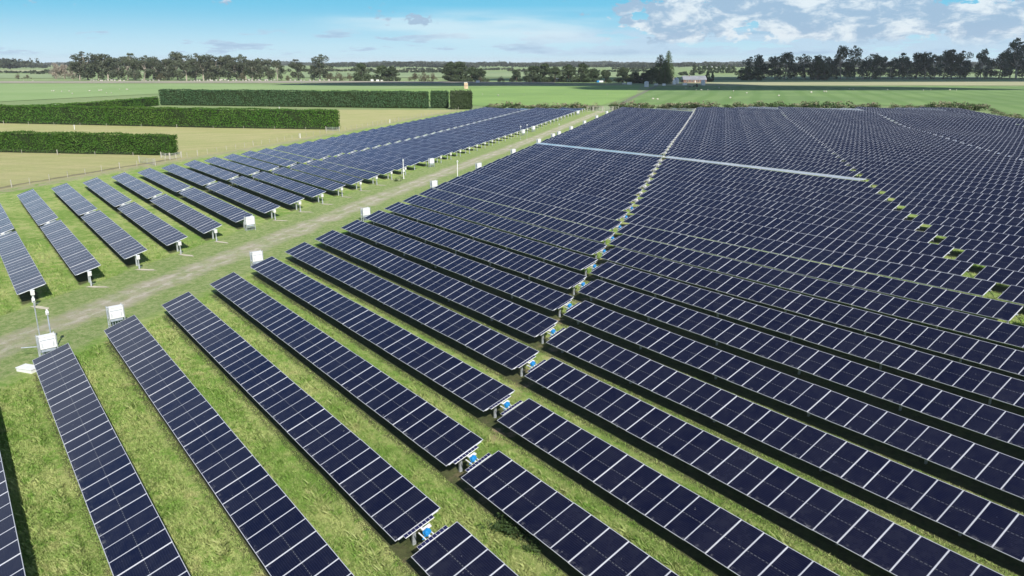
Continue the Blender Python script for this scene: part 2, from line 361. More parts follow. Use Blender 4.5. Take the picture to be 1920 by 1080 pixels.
M['farwood'] = m_leaf('distant_woodland_leaves', (.030, .046, .028), (.055, .072, .040), (.075, .085, .05), .01)
M['bark'] = simple('pale_bark', (.34, .30, .25), .85, 0, .35, .6, .2)
M['darkbark'] = simple('dark_bark', (.12, .095, .07), .9, 0, .3, .8, .2)
M['blade'] = m_blade()

# ------------------------------------------------------------------ ground sheet
def axis(lo, hi, step, far):
    mid = np.arange(lo, hi+step/2, step); return np.concatenate([-np.array(far[::-1], float)+lo, mid, np.array(far, float)+hi])
gx = axis(-330, 140, 2.5, [10, 30, 80, 200, 600, 2000, 6000, 12000]); gy = axis(-40, 420, 2.5, [10, 30, 80, 200, 600, 2000, 6000, 12000])
GX, GY = np.meshgrid(gx, gy, indexing='ij'); V = np.stack([GX, GY, terr(GX, GY)], -1).reshape(-1, 3)
nx, ny = len(gx), len(gy); I = (np.arange(nx-1)[:, None]*ny+np.arange(ny-1)[None]).ravel()
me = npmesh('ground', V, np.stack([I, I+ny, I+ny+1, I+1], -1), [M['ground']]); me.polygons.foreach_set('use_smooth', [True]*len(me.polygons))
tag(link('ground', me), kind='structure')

def field(name, px, mat, z):
    b = MB(); b.poly([tuple(at(*p)[:2])+(z,) for p in px]); return tag(b.build(name, mat), kind='structure')
F1 = m_field('young_crop', (.135, .215, .080), (.175, .265, .095), .02, (.42, .80, .6, (.105, .19, .055), .5))
F2 = m_field('bright_pasture', (.22, .335, .105), (.18, .285, .09), .02)
F3 = m_field('straw_stubble', (.38, .36, .22), (.30, .32, .17), .03, None, (.3, 1, 1))
F4 = m_field('pale_grazing', (.25, .34, .15), (.21, .31, .12), .01)
F5 = m_field('grey_fallow', (.27, .26, .20), (.34, .31, .24), .02)
F6 = m_field('distant_pasture', (.19, .26, .13), (.26, .32, .17), .004)
F7 = m_field('distant_stubble', (.36, .36, .23), (.28, .33, .16), .004)
field('crop_field', [(1150, 196), (1232, 161), (1990, 162), (1990, 232), (1890, 214), (1840, 199)], F1, 0.08)
field('bright_field', [(565, 164), (1200, 160.5), (1192, 178), (1130, 197), (900, 199), (560, 171)], F2, 0.11)
field('stubble_field', [(1232, 158.5), (1300, 154.6), (2000, 153.2), (2000, 160.5), (1236, 160.2)], F3, 0.15)
field('pale_field', [(-80, 157), (420, 158), (900, 165), (560, 169), (300, 176), (-80, 195)], F4, 0.18)
field('fallow_strip', [(-60, 152.5), (620, 152.0), (1040, 154.5), (1040, 157), (700, 155.6), (-60, 156)], F5, 0.22)
field('stubble_field', [(860, 157.8), (1180, 157.4), (1160, 158.9), (905, 159.4)], F3, 0.25)
for i, (px, m_) in enumerate([([(-60, 147), (160, 147), (160, 139), (-60, 139)], F6), ([(-60, 136), (130, 136), (130, 131), (-60, 131)], F7), ([(560, 146), (1240, 146), (1240, 134), (560, 136)], F6),
        ([(600, 133), (860, 133), (860, 129), (600, 129)], F7), ([(1270, 149), (1990, 147), (1990, 140), (1270, 141)], F6), ([(1440, 138), (1990, 138), (1990, 132), (1440, 132)], F4)]):
    field('far_field', px, m_, .4+.05*i)
b = MB(); P = [at(1145, 206), at(1190, 197), at(1232, 165), at(1236, 165), at(1204, 190), at(1156, 206)]
# farm road running off between the crop and the pasture
b.poly([tuple(at(*p)[:2])+(.12,) for p in ((1141, 206), (1180, 184), (1230, 160.5), (1236, 160.5), (1190, 184), (1153, 206))]); tag(b.build('farm_road', m_field('farm_road_gravel', (.19, .20, .14), (.15, .17, .11), .4)), kind='structure')

# ------------------------------------------------------------------ solar trackers
PW, PL = 1.134, 2.384
def panel_arrays(offs, tone=0):
    """panels with aluminium frames, tops facing +z, centred on x offsets; returns a mesh"""
    V = []; F = []; MI = []; UV = []
    h = .034; lx, ly = .010, .008
    hx, hy = PW/2, PL/2
    for o in offs:
        b = len(V)
        for (X, Y, Z) in [(hx, hy, 0), (hx, hy, h), (hx-lx, hy-ly, h), (hx-lx, hy-ly, h-.004)]:
            for i, j in ((-1, -1), (1, -1), (1, 1), (-1, 1)): V.append((o+i*X, j*Y, Z+.085))
        F.append((b, b+3, b+2, b+1)); MI.append(2)
        for i in range(4):
            j = (i+1) % 4
            F.append((b+i, b+j, b+4+j, b+4+i)); MI.append(1); F.append((b+4+i, b+4+j, b+8+j, b+8+i)); MI.append(1); F.append((b+8+i, b+8+j, b+12+j, b+12+i)); MI.append(1)
        F.append((b+12, b+13, b+14, b+15)); MI.append(0)
    me = bpy.data.meshes.new('solar_panel'); me.from_pydata(V, [], F)
    for m in (M['glass'], M['frame'], M['cabgrey']): me.materials.append(m)
    me.polygons.foreach_set('material_index', MI)
    uv = me.uv_layers.new(name='UVMap'); co = np.array(V)
    li = np.empty(len(me.loops), dtype=np.int32); me.loops.foreach_get('vertex_index', li)
    blk = np.array(offs)[li//16]
    uvs = np.stack([co[li, 0]-blk+hx, co[li, 1]+hy], -1); uv.data.foreach_set('uv', uvs.astype(np.float32).ravel()); me.update(); return me
PANEL = panel_arrays([0.])
M['glass_sheen'] = m_glass('pale_sheen_solar_glass', 1)  # glass with the flat row's sky sheen put into its colour
PANELD = PANEL.copy(); PANELD.materials[0] = M['glass_sheen']
_cache = {}
def frame_mesh(N, a):
    """torque tube with module rails and bearing housings"""
    k = ('t', N, round(a, 4))
    if k not in _cache:
        b = MB(); Ltot = N*a; b.tube((-Ltot/2-.12, 0, 0), (Ltot/2+.12, 0, 0), .065, 8)
        for j in range(N+1): b.box((-Ltot/2+j*a, 0, .068), (.034 if 0 < j < N else .04, 2.10, .030), 1)
        _cache[k] = b.mesh('torque_tube', [M['galv'], M['rail']])
    return _cache[k]
b = MB(); b.box((0, 0, -.62), (.10, .16, 1.24), 0).box((0, 0, -.02), (.16, .30, .16), 0); PILE = b.mesh('pile', M['galv'])
TILT = .33627
Y0, PP, LC = -.97886, 5.04199, -4.14311
def inb(x, y): return x > -291+.70*(y-199.5)                   # inside the far boundary of the farm
def ordn(n):
    w = ['zeroth', 'first', 'second', 'third', 'fourth', 'fifth', 'sixth', 'seventh', 'eighth', 'ninth', 'tenth', 'eleventh', 'twelfth', 'thirteenth', 'fourteenth', 'fifteenth', 'sixteenth', 'seventeenth', 'eighteenth', 'nineteenth']
    te = {20: 'twent', 30: 'thirt', 40: 'fort', 50: 'fift', 60: 'sixt'}
    if n < 20: return w[n]
    t = n//10*10; return te[t]+'ieth' if n == t else te[t]+'y-'+w[n-t]
BLOCKS = [  # name, x of the start at row 3, panels, spacing, y offset, tilt, first row, last row
    ('R', -67.34, 36, 1.1406, 0, TILT, 0, 60, 'right of the dirt track', 'solar tracker rows right of the dirt track'),
    ('S', -24.93, 37, 1.1600, 0, TILT, 0, 62, 'past the blue motor gap', 'solar tracker rows beyond the blue motor gaps'),
    ('T', 19.12, 37, 1.1414, 0, TILT, 4, 66, 'past the missing panel gap', 'solar tracker rows beyond the missing panel gaps'),
    ('U', 62.70, 37, 1.1414, 0, TILT, 20, 70, 'past the right motor line', 'solar tracker rows beyond the far right motor line'),
    ('V', 106.3, 9, 1.1414, 0, TILT, 40, 72, 'in the far right corner', 'short tracker rows in the far right corner'),
    ('LO', -143.26, 24, 1.1570, .691, .2989, 0, 50, 'beside the left paddock fence', 'outer tracker rows of the left field'),
    ('LI', -113.90, 24, 1.1580, .691, .2989, 0, 50, 'left of the dirt track', 'inner tracker rows of the left field')]
ROWEND = {}
proto_t = {}
ntr = 0
for (bn, xs, N0, a, yo, tilt0, i0, i1, where, grp) in BLOCKS:
    cnt = 0
    for i in range(i0, i1+1):
        x0 = xs+(i-3)*LC; y = Y0+i*PP+yo; N = N0
        # clip at the far boundary, whole strings of six panels at a time
        cut = 0
        while cut < N0 and not inb(x0+cut*a, y): cut += 3
        if cut: cut = int(math.ceil((cut+rnd.choice((0, 0, 3)))/6)*6)
        if cut >= N0-5: continue
        x0 += cut*a; N = N0-cut
        # is any of it inside the picture?
        vis = False
        for k in range(0, N+1, 2):
            for s in (-1, 1):
                q = proj(x0+k*a, y+s*1.12, HUB+s*.39+tz(x0+k*a, y)); vis = vis or (-12 < q[0] < 1932 and -5 < q[1] < 1092)
        if not vis: continue
        cnt += 1; ntr += 1
        x1 = x0+N*a; za, zb = tz(x0, y), tz(x1, y); xc = (x0+x1)/2; zc = (za+zb)/2+rnd.uniform(-.03, .03)
        sl_ = math.atan2(zb-za, x1-x0); tilt = tilt0+R(rnd.gauss(0, .6))
        state = 'dark blue'
        flat = (bn in 'RS' and i == 24 and len(bn) == 1)
        if flat: tilt = R(.6); state = 'flat pale'; 
        if cut and rnd.random() < .7: tilt = tilt0-R(rnd.choice((6, 10, 14)))
        if bn == 'R' and cut: tilt = R(rnd.choice((1, -1.5, 2)))
        far = min(math.hypot(x0, y), math.hypot(x1, y))
        top = empty('solar_tracker', (xc, y, zc), (0, -sl_, 0))
        lab = '%s solar panel row, %s from the camera, %s' % (('short '+state) if cut else state, ordn(cnt), where)
        tag(top, lab, 'solar tracker', grp)
        ROWEND[(bn, i)] = (x0, x1, y, za, zb, cut, tilt)
        link('torque_tube', frame_mesh(N, a), top, (0, 0, HUB), (tilt, 0, 0))
        # each panel is a part of its own
        ct, st = math.cos(tilt), math.sin(tilt)
        for k in range(N):
            sg = -.05*math.sin(math.pi*((k+.5)/N*6 % 1)); link('solar_panel', PANELD if flat else PANEL, top, (-(x1-x0)/2+(k+.5)*a, 0, HUB+sg*.5+rnd.gauss(0, .003)), (tilt+(R(rnd.gauss(0, .06))+R(.15)*math.sin(k*.35+i) if not flat else 0), R(rnd.gauss(0, .04)), 0), ((a-.013)/PW, 1, 1))
        if far < 95:
            for k in range(7): link('pile', PILE, top, (-(x1-x0)/2+.5+k*(x1-x0-1.)/6, 0, HUB-.06))
        else:
            for k in (0, 1): link('pile', PILE, top, ((-1+2*k)*((x1-x0)/2-.5), 0, HUB-.06))
print('trackers', ntr)

# ------------------------------------------------------------------ drive units in the motor gaps
SP = MB(); SPV = .30
def strip_mesh():
    b = MB(); Lh = .80
    b.box((0, 0, .085), (.24, 1.50, .03), 1)
    for j in range(8): b.box((0, -.655+j*.187, .1008), (.205, .176, .004), 0)
    return b.mesh('small_panel', [M['glass2'], M['white']])
t = MT('small_cell_glass'); M['glass2'] = t.set(col=(.016, .017, .06), rough=.15, spec=.5)
STRIP = strip_mesh()
b = MB(); b.lathe((0, 0, -.16), [(.02, 0), (.15, .02), (.175, .12), (.16, .24), (.11, .31), (.03, .34)], 12, 0); b.box((.02, .17, .03), (.17, .13, .20), 0); b.tube((0, -.1, -.10), (0, -.34, -.22), .035, 6, 0)
[b.box((.12*math.cos(k*1.1), .13*math.sin(k*1.1), .05+.03*(k % 3)), (.12, .10, .13), 0, k*.7, .3) for k in range(6)]; DRIVE = b.mesh('motor_cover', M['blue']); DRIVEW = b.mesh('motor_cover', M['offwhite'])
b = MB(); b.box((-.27, .16, .02), (.20, .42, .05), 0).box((.10, .17, .0), (.55, .05, .06), 0).tube((-.6, 0, 0), (.6, 0, 0), .055, 8, 0).box((.0, -.22, -.02), (.66, .05, .06), 0); BRKT = b.mesh('drive_bracket', M['white'])
b = MB(); b.box((.95, .15, -.60), (.10, .14, 1.10), 0); DPOST = b.mesh('pile', M['galv'])
b = MB(); b.box((0, .05, .04), (.36, 1.5, .05), 0).box((0, -.3, .0), (.3, .35, .22), 0).box((.1, .3, .05), (.3, .35, .12), 0).tube((-.75, 0, -.02), (.75, 0, -.02), .06, 8, 0); BRKT2 = b.mesh('drive_bracket', M['galv'])
def drive(x, y, z, slope, tilt, lab, grp, kind, blue=True):
    t = empty('drive_unit', (x, y, z), (0, -slope, 0)); tag(t, lab, 'drive unit', grp)
    if kind == 1:
        link('small_panel', STRIP, t, (-.52, 0, HUB), (tilt, 0, 0)).location.y = -.06
        link('small_panel', STRIP, t, (.52, .02, HUB), (tilt, 0, 0))
        link('drive_bracket', BRKT, t, (0, 0, HUB), (tilt, 0, 0)); link('motor_cover', DRIVE if blue else DRIVEW, t, (.10, -.06, HUB+.10), (tilt, 0, 0), (.80,)*3)
    else:
        link('drive_bracket', BRKT2, t, (0, 0, HUB), (tilt, 0, 0)); link('motor_cover', DRIVEW, t, (.0, -.2, HUB+.02), (tilt, 0, 0), (.7, .7, .7))
    link('pile', DPOST, t, (0, 0, HUB))
for (b0, b1, kind, nm, grp) in (('R', 'S', 1, '%s drive unit in the first gap, %s from the camera', 'blue covered drive units in the first gap'),
                          ('T', 'U', 0, 'white drive bracket in the far right gap line, %s from the camera', 'drive units in the far right gap line'),
                          ('LO', 'LI', 0, 'white drive bracket in the gap across the left field, %s from the camera', 'drive units across the left field')):
    n = 0
    for i in range(0, 72):
        if (b0, i) in ROWEND and (b1, i) in ROWEND:
            A_, B_ = ROWEND[(b0, i)], ROWEND[(b1, i)]
            q = proj((A_[1]+B_[0])/2, A_[2], HUB)
            if not (-8 < q[0] < 1928 and q[1] < 1085): continue
            n += 1; x = (A_[1]+B_[0])/2; z = (A_[4]+B_[3])/2
            drive(x, A_[2], z, 0, A_[6] if abs(A_[6]) > .1 else TILT*.2, (nm % (('blue covered', 'pale')[i > 15], ordn(n))) if kind == 1 else nm % ordn(n), grp, kind, i <= 15)
# the cable loops seen in the missing-panel gaps
n = 0
for i in range(8, 40):
    if ('S', i) in ROWEND and ('T', i) in ROWEND:
        A_, B_ = ROWEND[('S', i)], ROWEND[('T', i)]; x = (A_[1]+B_[0])/2; q = proj(x, A_[2], 1)
        if not (0 < q[0] < 1925): continue
        b = MB(); pts = [(-.5+.1*k, .25*math.sin(k*.7), -.05-.45*math.sin(math.pi*k/10)) for k in range(11)]
        for p, q2 in zip(pts, pts[1:]): b.tube(p, q2, .022, 5, 0, cap=False)
        o = b.build('cable_loop', M['black'], None, (x, A_[2]-.25, HUB+A_[4])); n += 1
        tag(o, 'black cable hanging in the missing panel gap, %s from the camera' % ordn(n), 'cable', 'cables hanging in the missing panel gaps')

# ------------------------------------------------------------------ control posts on the left field, row ends beside the track
b = MB(); b.box((0, 0, .5), (.09, .09, 1.0), 0).box((0, -.005, .30), (.15, .15, .40), 0); CP1 = b.mesh('post', M['galv'])
b = MB(); b.box((0, 0, 1.24), (.26, .30, .36), 0).box((.0, 0, 1.44), (.31, .35, .03), 0).box((.135, 0, 1.24), (.012, .22, .28), 1); CP2 = b.mesh('control_box', [M['white'], M['offwhite']])
b = MB(); b.tube((-.1, 0, .85), (-.75, 0, 1.18), .03, 6).tube((-.1, 0, .25), (-.55, .35, .1), .025, 6); CP3 = b.mesh('conduit', M['galv'])
b = MB()
ang = [(1.0, .3), (.7, .55), (.2, .5), (-.4, .42), (-.8, .2), (-.7, -.25), (-.2, -.35), (.5, -.3), (1.1, -.12), (1.5, .1)]
b.poly([(x_*.9, y_*.8+x_*.5, .0) for x_, y_ in reversed(ang)]); 
PADM = m_field('cement_splash', (.50, .46, .36), (.38, .36, .25), 1.2)
PAD = b.mesh('cement_splash', PADM)
INVROWS_L = {6, 15}
n = 0
for i in range(0, 47):
    if ('LI', i) not in ROWEND: continue
    A_ = ROWEND[('LI', i)]
    if i in INVROWS_L: continue
    x, y = A_[1]+1.15+rnd.uniform(-.15, .2), A_[2]-.1; q = proj(x, y, 1)
    if not (-5 < q[0] < 1300): continue
    n += 1; t = empty('control_post', (x, y, tz(x, y))); tag(t, 'white control box on short post, %s from the left along the track' % ordn(n), 'control box', 'control posts along the dirt track')
    link('post', CP1, t); link('control_box', CP2, t); link('conduit', CP3, t)
    if i < 14:
        o = link('cement_splash', PAD, None, (x+.5, y+.2, tz(x, y)+.035), (0, 0, rnd.uniform(-.2, .3))); tag(o, 'pale cement patch at a control post foot, %s from the left' % ordn(n), 'cement patch', 'cement patches at the control posts')

# ------------------------------------------------------------------ inverter cabinets on two-post frames
def inv_meshes():
    b = MB()
    for s in (-1, 1): b.box((0, s*.56, .9), (.07, .07, 1.8), 0).box((.45, s*.56, .9), (.07, .07, 1.8), 0)
    b.box((.22, -.56, .25), (.45, .05, .05), 0).box((.22, .56, .25), (.45, .05, .05), 0).box((0, 0, .45), (.05, 1.1, .06), 0); f = b.mesh('stand', M['galv'])
    b = MB(); b.box((.22, 0, 1.22), (.42, 1.04, .88), 0).box((.22, 0, 1.69), (.50, 1.12, .06), 0); b.box((-.002, 0, 1.43), (.02, .92, .06), 1).box((.435, 0, 1.42), (.02, .92, .05), 1).box((.442, 0, 1.1), (.02, .6, .4), 0); [b.box((.437, 0, .92+.07*k), (.02, .84, .022), 1) for k in range(5)]; b.box((.20, -.523, 1.2), (.30, .012, .55), 1).box((.436, .28, 1.25), (.03, .05, .16), 1); c = b.mesh('cabinet', [M['white'], M['cabgrey']])
    b = MB(); b.box((.22, 0, .66), (.30, .90, .22), 0); 
    for k in range(4): b.tube((.22, -.3+.2*k, .56), (.22, -.3+.2*k, .0), .025, 6, 0)
    g = b.mesh('cable_tray', M['cabgrey']); return f, c, g
IM = inv_meshes()
def inverter(x, y, rz, lab, grp='inverter cabinets beside the track'):
    t = empty('inverter_cabinet', (x, y, tz(x, y)), (0, 0, rz)); tag(t, lab, 'inverter', grp)
    link('stand', IM[0], t); link('cabinet', IM[1], t); link('cable_tray', IM[2], t); return t
def on_s(s, px):                                              # point on the line x+.8217y = s whose picture column is px
    lo, hi = -5., 330.
    for _ in range(50):
        m_ = (lo+hi)/2; q = proj(s-.8217*m_, m_, 1.0)
        if q[0] < px: lo = m_
        else: hi = m_
    return s-.8217*lo, lo
INV = [(88, -58.6), (216, -58.9), (480, -58.2), (684, -58.0), (812, -57.8), (896, -57.6), (961, -57.6), (1009, -57.8), (1036, -57.6), (1047, -57.6), (1070, -57.6), (1095, -57.6), (1118, -57.6), (1137, -57.6)]
for k, (px, s) in enumerate(INV):
    x, y = on_s(s, px); inverter(x, y, R(6 if k > 1 else 8), 'white inverter cabinet, %s from the left along the right track edge' % ordn(k+1))
for k, (px, s) in enumerate([(470, -72.2), (810, -72.2), (1001, -72.2), (982, -72.2), (1084, -72.2)]):
    x, y = on_s(s, px); inverter(x, y, R(186), ['white inverter cabinet nearest the camera on the left side of the track', 'white inverter cabinet just right of the slim white camera pole', 'right one of the two white cabinets standing close together left of the track', 'left one of the two white cabinets standing close together left of the track', 'white cabinet at the far end of the left field'][k])

# ------------------------------------------------------------------ poles
def pole(px, py, hgt, lab, cams=1, r=.035, mat='galv', arm=False, box=False):
    p = at(px, py); t = empty('instrument_pole', p); tag(t, lab, 'pole', 'slim poles beside the track')
    b = MB().tube((0, 0, 0), (0, 0, hgt), r, 8); b.build('pole', M[mat], t)
    b = MB().box((0, 0, hgt+.10), (.20, .20, .26), 0).box((.10, 0, hgt+.18), (.26, .16, .14), 0).tube((0, 0, hgt+.2), (0, 0, hgt+.36), .06, 8); b.build('camera_head', M['white'], t)
    if arm: MB().tube((0, 0, .75), (-.5, -1.2, .75), .04, 6).build('side_arm', M['galv'], t)
    if box: MB().box((.06, 0, hgt*.45), (.22, .3, .36), 0).build('junction_box', M['white'], t)
    MB().box((0, 0, .02), (.35, .35, .04), 0).build('foot_plate', M['conc'], t); return t
pole(81, 668, 4.1, 'tall thin grey pole left of the nearest inverter cabinet', arm=True, r=.04)
pole(101, 660, 2.9, 'shorter dark grey pole with white camera head behind the nearest inverter cabinet', mat='cabgrey', r=.045)
pole(757, 335, 3.2, 'slim white pole with junction box in front of the left field', mat='white', box=True, r=.07)
pole(858, 333, 2.8, 'slim white pole standing beside the right edge of the track', mat='white', r=.07)
pole(976, 262, 3.5, 'taller of two thin poles by the paired cabinets left of the track')
pole(988, 262, 3.9, 'thin bare pole right beside the paired cabinets left of the track')
pole(1048, 246, 2.0, 'small pole standing on the far part of the track verge')
pole(1198, 209, 2.3, 'small white pole near the far farm gate', mat='white')
b = MB().box((0, 0, .12), (1.35, .72, .24), 0).box((0, 0, .26), (1.42, .80, .05), 0)
p = at(54, 695); tag(b.build('cable_pit_cover', M['white'], None, p, (0, 0, R(35))), 'flat white cable pit lid at the corner of the nearest row', 'pit cover')

# ------------------------------------------------------------------ foliage builders
def quads(P, size, rng, tone=None, elong=1., flat=0., N_=None, nb=1.):
    """small randomly turned leaf clumps at points P"""
    n = len(P); a = rng.normal(size=(n, 3)); a[:, 2] *= (1-flat); a /= np.linalg.norm(a, axis=1)[:, None]+1e-9
    if N_ is not None:
        nn = N_*nb+rng.normal(size=(n, 3))*.5; nn /= np.linalg.norm(nn, axis=1)[:, None]+1e-9
        a = np.cross(nn, rng.normal(size=(n, 3))); a /= np.linalg.norm(a, axis=1)[:, None]+1e-9; b = np.cross(nn, a)
    else: b = rng.normal(size=(n, 3)); b = np.cross(a, b); b /= np.linalg.norm(b, axis=1)[:, None]+1e-9
    s = (size*rng.uniform(.55, 1.35, n))[:, None]; a = a*s*elong; b = b*s*.8
    c = P.reshape(n, 1, 3)+np.stack([-a-b*.6, a*.3-b, a+b*.7, -a*.4+b], 1)*.5
    return c.reshape(-1, 3), np.arange(4*n).reshape(n, 4)
CN = []
def crown_pts(clumps, dens, rng):
    P = []; T = []; CN.clear()
    for (c, r, sq) in clumps:
        n = int(dens*r*r)+6; d = rng.normal(size=(n, 3)); d /= np.linalg.norm(d, axis=1)[:, None]
        rad = r*rng.uniform(.45, 1.06, n)**.6; p = d*rad[:, None]; p[:, 2] *= sq
        CN.append(d); P.append(p+np.array(c)); T.append(np.clip(rng.uniform(0, 1, n)*.7+.3*rng.uniform(0, 1), 0, 1))
    return np.concatenate(P), np.concatenate(T)
def limbs(b, base, tips, r, rng, mi=0):
    for tp in tips:
        p = Vector(base); q = Vector(tp); mid = p.lerp(q, .5)+Vector(rng.normal(size=3)*.06*(q-p).length); mid.z = p.z+(q.z-p.z)*.45
        b.tube(p, mid, r, 6, mi, r*.65, False); b.tube(mid, q, r*.65, 5, mi, r*.22, False)
TREES = {}
def tree_variant(kind, k):
    """unit trees about 10 m tall: (trunk mesh, crown mesh)"""
    rng = np.random.default_rng(100+k*17+hash(kind) % 1 + {'euc': 0, 'euc_shaded': 0, 'pine': 500, 'conifer': 900, 'twig': 1300, 'olive': 1700}[kind]); b = MB()
    cl = []
    if kind.startswith('euc'):
        n = int(rng.integers(17, 23)); lean = rng.normal(size=2)*.5
        top = (lean[0], lean[1], 3.2); b.tube((0, 0, -.1), top, .26, 7, 0, .18, False); tips = []
        for j in range(n):
            t_ = rng.uniform(0, 1); z_ = 2.7+6.2*t_**.9; rad = (3.5-2.5*max(0, t_-.45))*rng.uniform(.2, 1); an = rng.uniform(0, 2*math.pi)
            c = (lean[0]+rad*math.cos(an), lean[1]+rad*math.sin(an), z_); cl.append((c, rng.uniform(.95, 1.65), rng.uniform(.65, .9))); tips.append(c) if j % 2 else None
        for j in range(3):                                     # airy umbrella heads
            c = (lean[0]+rng.normal()*.9, lean[1]+rng.normal()*.9, rng.uniform(8.6, 9.6)); cl.append((c, rng.uniform(.55, .9), .55)); tips.append(c)
        for j in range(6):                                     # low skirts
            an = rng.uniform(0, 6.3); cl.append(((2.0*math.cos(an), 2.0*math.sin(an), rng.uniform(1.2, 2.8)), rng.uniform(.8, 1.3), 1.))
        limbs(b, top, tips, .13, rng); dens = 62; size = .40
        P, T = crown_pts(cl, dens, rng); V_, F_ = quads(P, size, rng, N_=np.concatenate(CN)); bark = 'bark' if kind == 'euc' else 'bark'
    elif kind == 'pine':
        b.tube((0, 0, -.1), (0, 0, 5), .38, 7, 0, .2, False); tips = []
        for j in range(24):
            z_ = rng.uniform(1.0, 8.6); rad = (4.3*(1-(z_/10.4)**1.8))*rng.uniform(.3, 1); an = rng.uniform(0, 6.3)
            c = (rad*math.cos(an), rad*math.sin(an), z_); cl.append((c, rng.uniform(1.3, 2.0), .75)); tips.append(c) if j % 3 == 0 else None
        for j in range(7): an = rng.uniform(0, 6.3); rad = rng.uniform(0, 1.8); cl.append(((rad*math.cos(an), rad*math.sin(an), rng.uniform(8.2, 9.6)), .55, 1.0))
        limbs(b, (0, 0, 2.5), tips, .12, rng); P, T = crown_pts(cl, 60, rng); V_, F_ = quads(P, .44, rng, elong=1.25, N_=np.concatenate(CN)); bark = 'darkbark'
    elif kind == 'conifer':
        b.tube((0, 0, -.1), (0, 0, 9), .3, 7, 0, .05, False)
        for j in range(46):
            z_ = .5+9.2*(j/45.); rad = 2.15*(1-(z_/10.1)**1.7)+.1; an = j*2.4+rng.normal()*.3
            cl.append(((rad*.72*math.cos(an), rad*.72*math.sin(an), z_), .35+rad*.38, 1.1))
        P, T = crown_pts(cl, 90, rng); V_, F_ = quads(P, .24, rng, N_=np.concatenate(CN)); bark = 'darkbark'
    elif kind == 'twig':
        tips = []
        for j in range(20):
            an = rng.uniform(0, 6.3); rad = rng.uniform(0, 4.2); c = (rad*math.cos(an), rad*math.sin(an), rng.uniform(3, 9.2)*(1-rad*.07)); cl.append((c, rng.uniform(1.2, 1.9), .8)); tips.append(c)
        limbs(b, (0, 0, 0), tips, .16, rng); P, T = crown_pts(cl, 42, rng); V_, F_ = quads(P, .30, rng, elong=2.2); bark = 'bark'
    else:
        for j in range(16):
            an = rng.uniform(0, 6.3); rad = rng.uniform(0, 5.2); cl.append(((rad*math.cos(an), rad*math.sin(an), rng.uniform(1.2, 8.0)*(1-rad*.09)), rng.uniform(1.3, 2.2), .85))
        b.tube((0, 0, -.1), (0, 0, 4), .3, 6, 0, .15, False); P, T = crown_pts(cl, 50, rng); V_, F_ = quads(P, .36, rng); bark = 'darkbark'
    T2 = np.clip(T, 0, 1)
    return b.mesh('trunk', M[bark], True), npmesh('crown', V_, F_, [M[kind]], T2)
def tree(kind, k, p, h, lab, cat, grp, wide=1., rz=None):
    key = (kind, k)
    if key not in TREES: TREES[key] = tree_variant(kind, k)
    s = h/9.9; nm = {'euc': 'eucalyptus_tree', 'euc_shaded': 'eucalyptus_tree', 'pine': 'cypress_tree', 'conifer': 'conifer_tree', 'twig': 'bare_willow', 'olive': 'shrub'}[kind]
    t = empty(nm, (p[0], p[1], p[2])); t.rotation_euler.z = rnd.uniform(0, 6.28) if rz is None else rz; t.scale = (s*wide, s*wide, s); tag(t, lab, cat, grp)
    tr, cr = TREES[key]; link('trunk', tr, t); link('crown', cr, t); return t
def dist(p): return math.hypot(p[0], p[1])
def ztop(px, pyb, pyt):
    p = at(px, pyb); d = fwd+rgt*((px-960)/FPX)-upv*((pyt-540)/FPX); return max(1.5, CAMH+d.z/math.hypot(d.x, d.y)*dist(p)-p.z)
# left shelter belt of eucalypts (base at y about 150)
LT = [(150, 111), (166, 99), (185, 102), (203, 101), (222, 109), (240, 106), (254, 102), (270, 106), (288, 107), (303, 112), (318, 112), (334, 98), (350, 106), (366, 102), (382, 103), (398, 112),
      (412, 106), (428, 104), (445, 110), (462, 104), (474, 112), (488, 109), (503, 112), (520, 113), (560, 113), (600, 104), (590, 122)]
for k, (px, py) in enumerate(LT):
    yb = 150.5+rnd.uniform(-1.2, .6); p = at(px, yb); tree('euc', k % 6, p, ztop(px, yb, py)*1.04, 'grey-green eucalyptus tree, %s from the left in the shelter belt left of centre' % ordn(k+1), 'tree', 'eucalyptus shelter belt on the left', rnd.uniform(1.0, 1.3))
for k, (px, py) in enumerate([(105, 119), (122, 117), (136, 124)]):
    yb = 148.5; p = at(px, yb); tree('twig', k % 2, p, ztop(px, yb, py), 'pale leafless willow, %s of three at the left end of the shelter belt' % ordn(k+1), 'tree', 'bare willows', .85)
for k, (px, py, yb) in enumerate([(35, 136, 148.5), (52, 138, 148.5), (300, 134, 151), (455, 133, 151.5), (620, 133, 152), (638, 131, 152), (655, 134, 152), (540, 139, 152), (725, 137, 152), (742, 140, 152), (778, 133, 153), (796, 131, 153), (812, 134, 153), (900, 142, 154), (938, 140, 154.5)]):
    tree('olive', k % 3, at(px, yb), ztop(px, yb, py), 'low olive brown shrub, %s from the left along the foot of the tree line' % ordn(k+1), 'shrub', 'low shrubs along the tree line', 1.05)
for k, (px, py, yb) in enumerate([(678, 117, 151.5), (716, 121, 152), (735, 124, 152), (846, 116, 153), (862, 114, 153), (884, 124, 153.2), (900, 128, 153.5), (968, 131, 154), (1000, 122, 154), (1020, 117, 154), (1040, 124, 154), (1066, 121, 154), (1093, 117, 154), (1112, 127, 154), (1135, 131, 155), (1168, 126, 155), (1190, 134, 156), (1207, 135, 156), (1222, 128, 157)]):
    tree('pine', k % 4, at(px, yb), ztop(px, yb, py), 'dark rounded cypress tree, %s from the left in the middle of the horizon' % ordn(k+1), 'tree', 'dark cypresses mid horizon', rnd.uniform(1.15, 1.5))
tree('conifer', 0, at(1236, 157.5), ztop(1236, 157.5, 103), 'tall pointed green conifer, the front left one of the pair by the farmhouse', 'tree', 'tall conifer pair', 1.55)
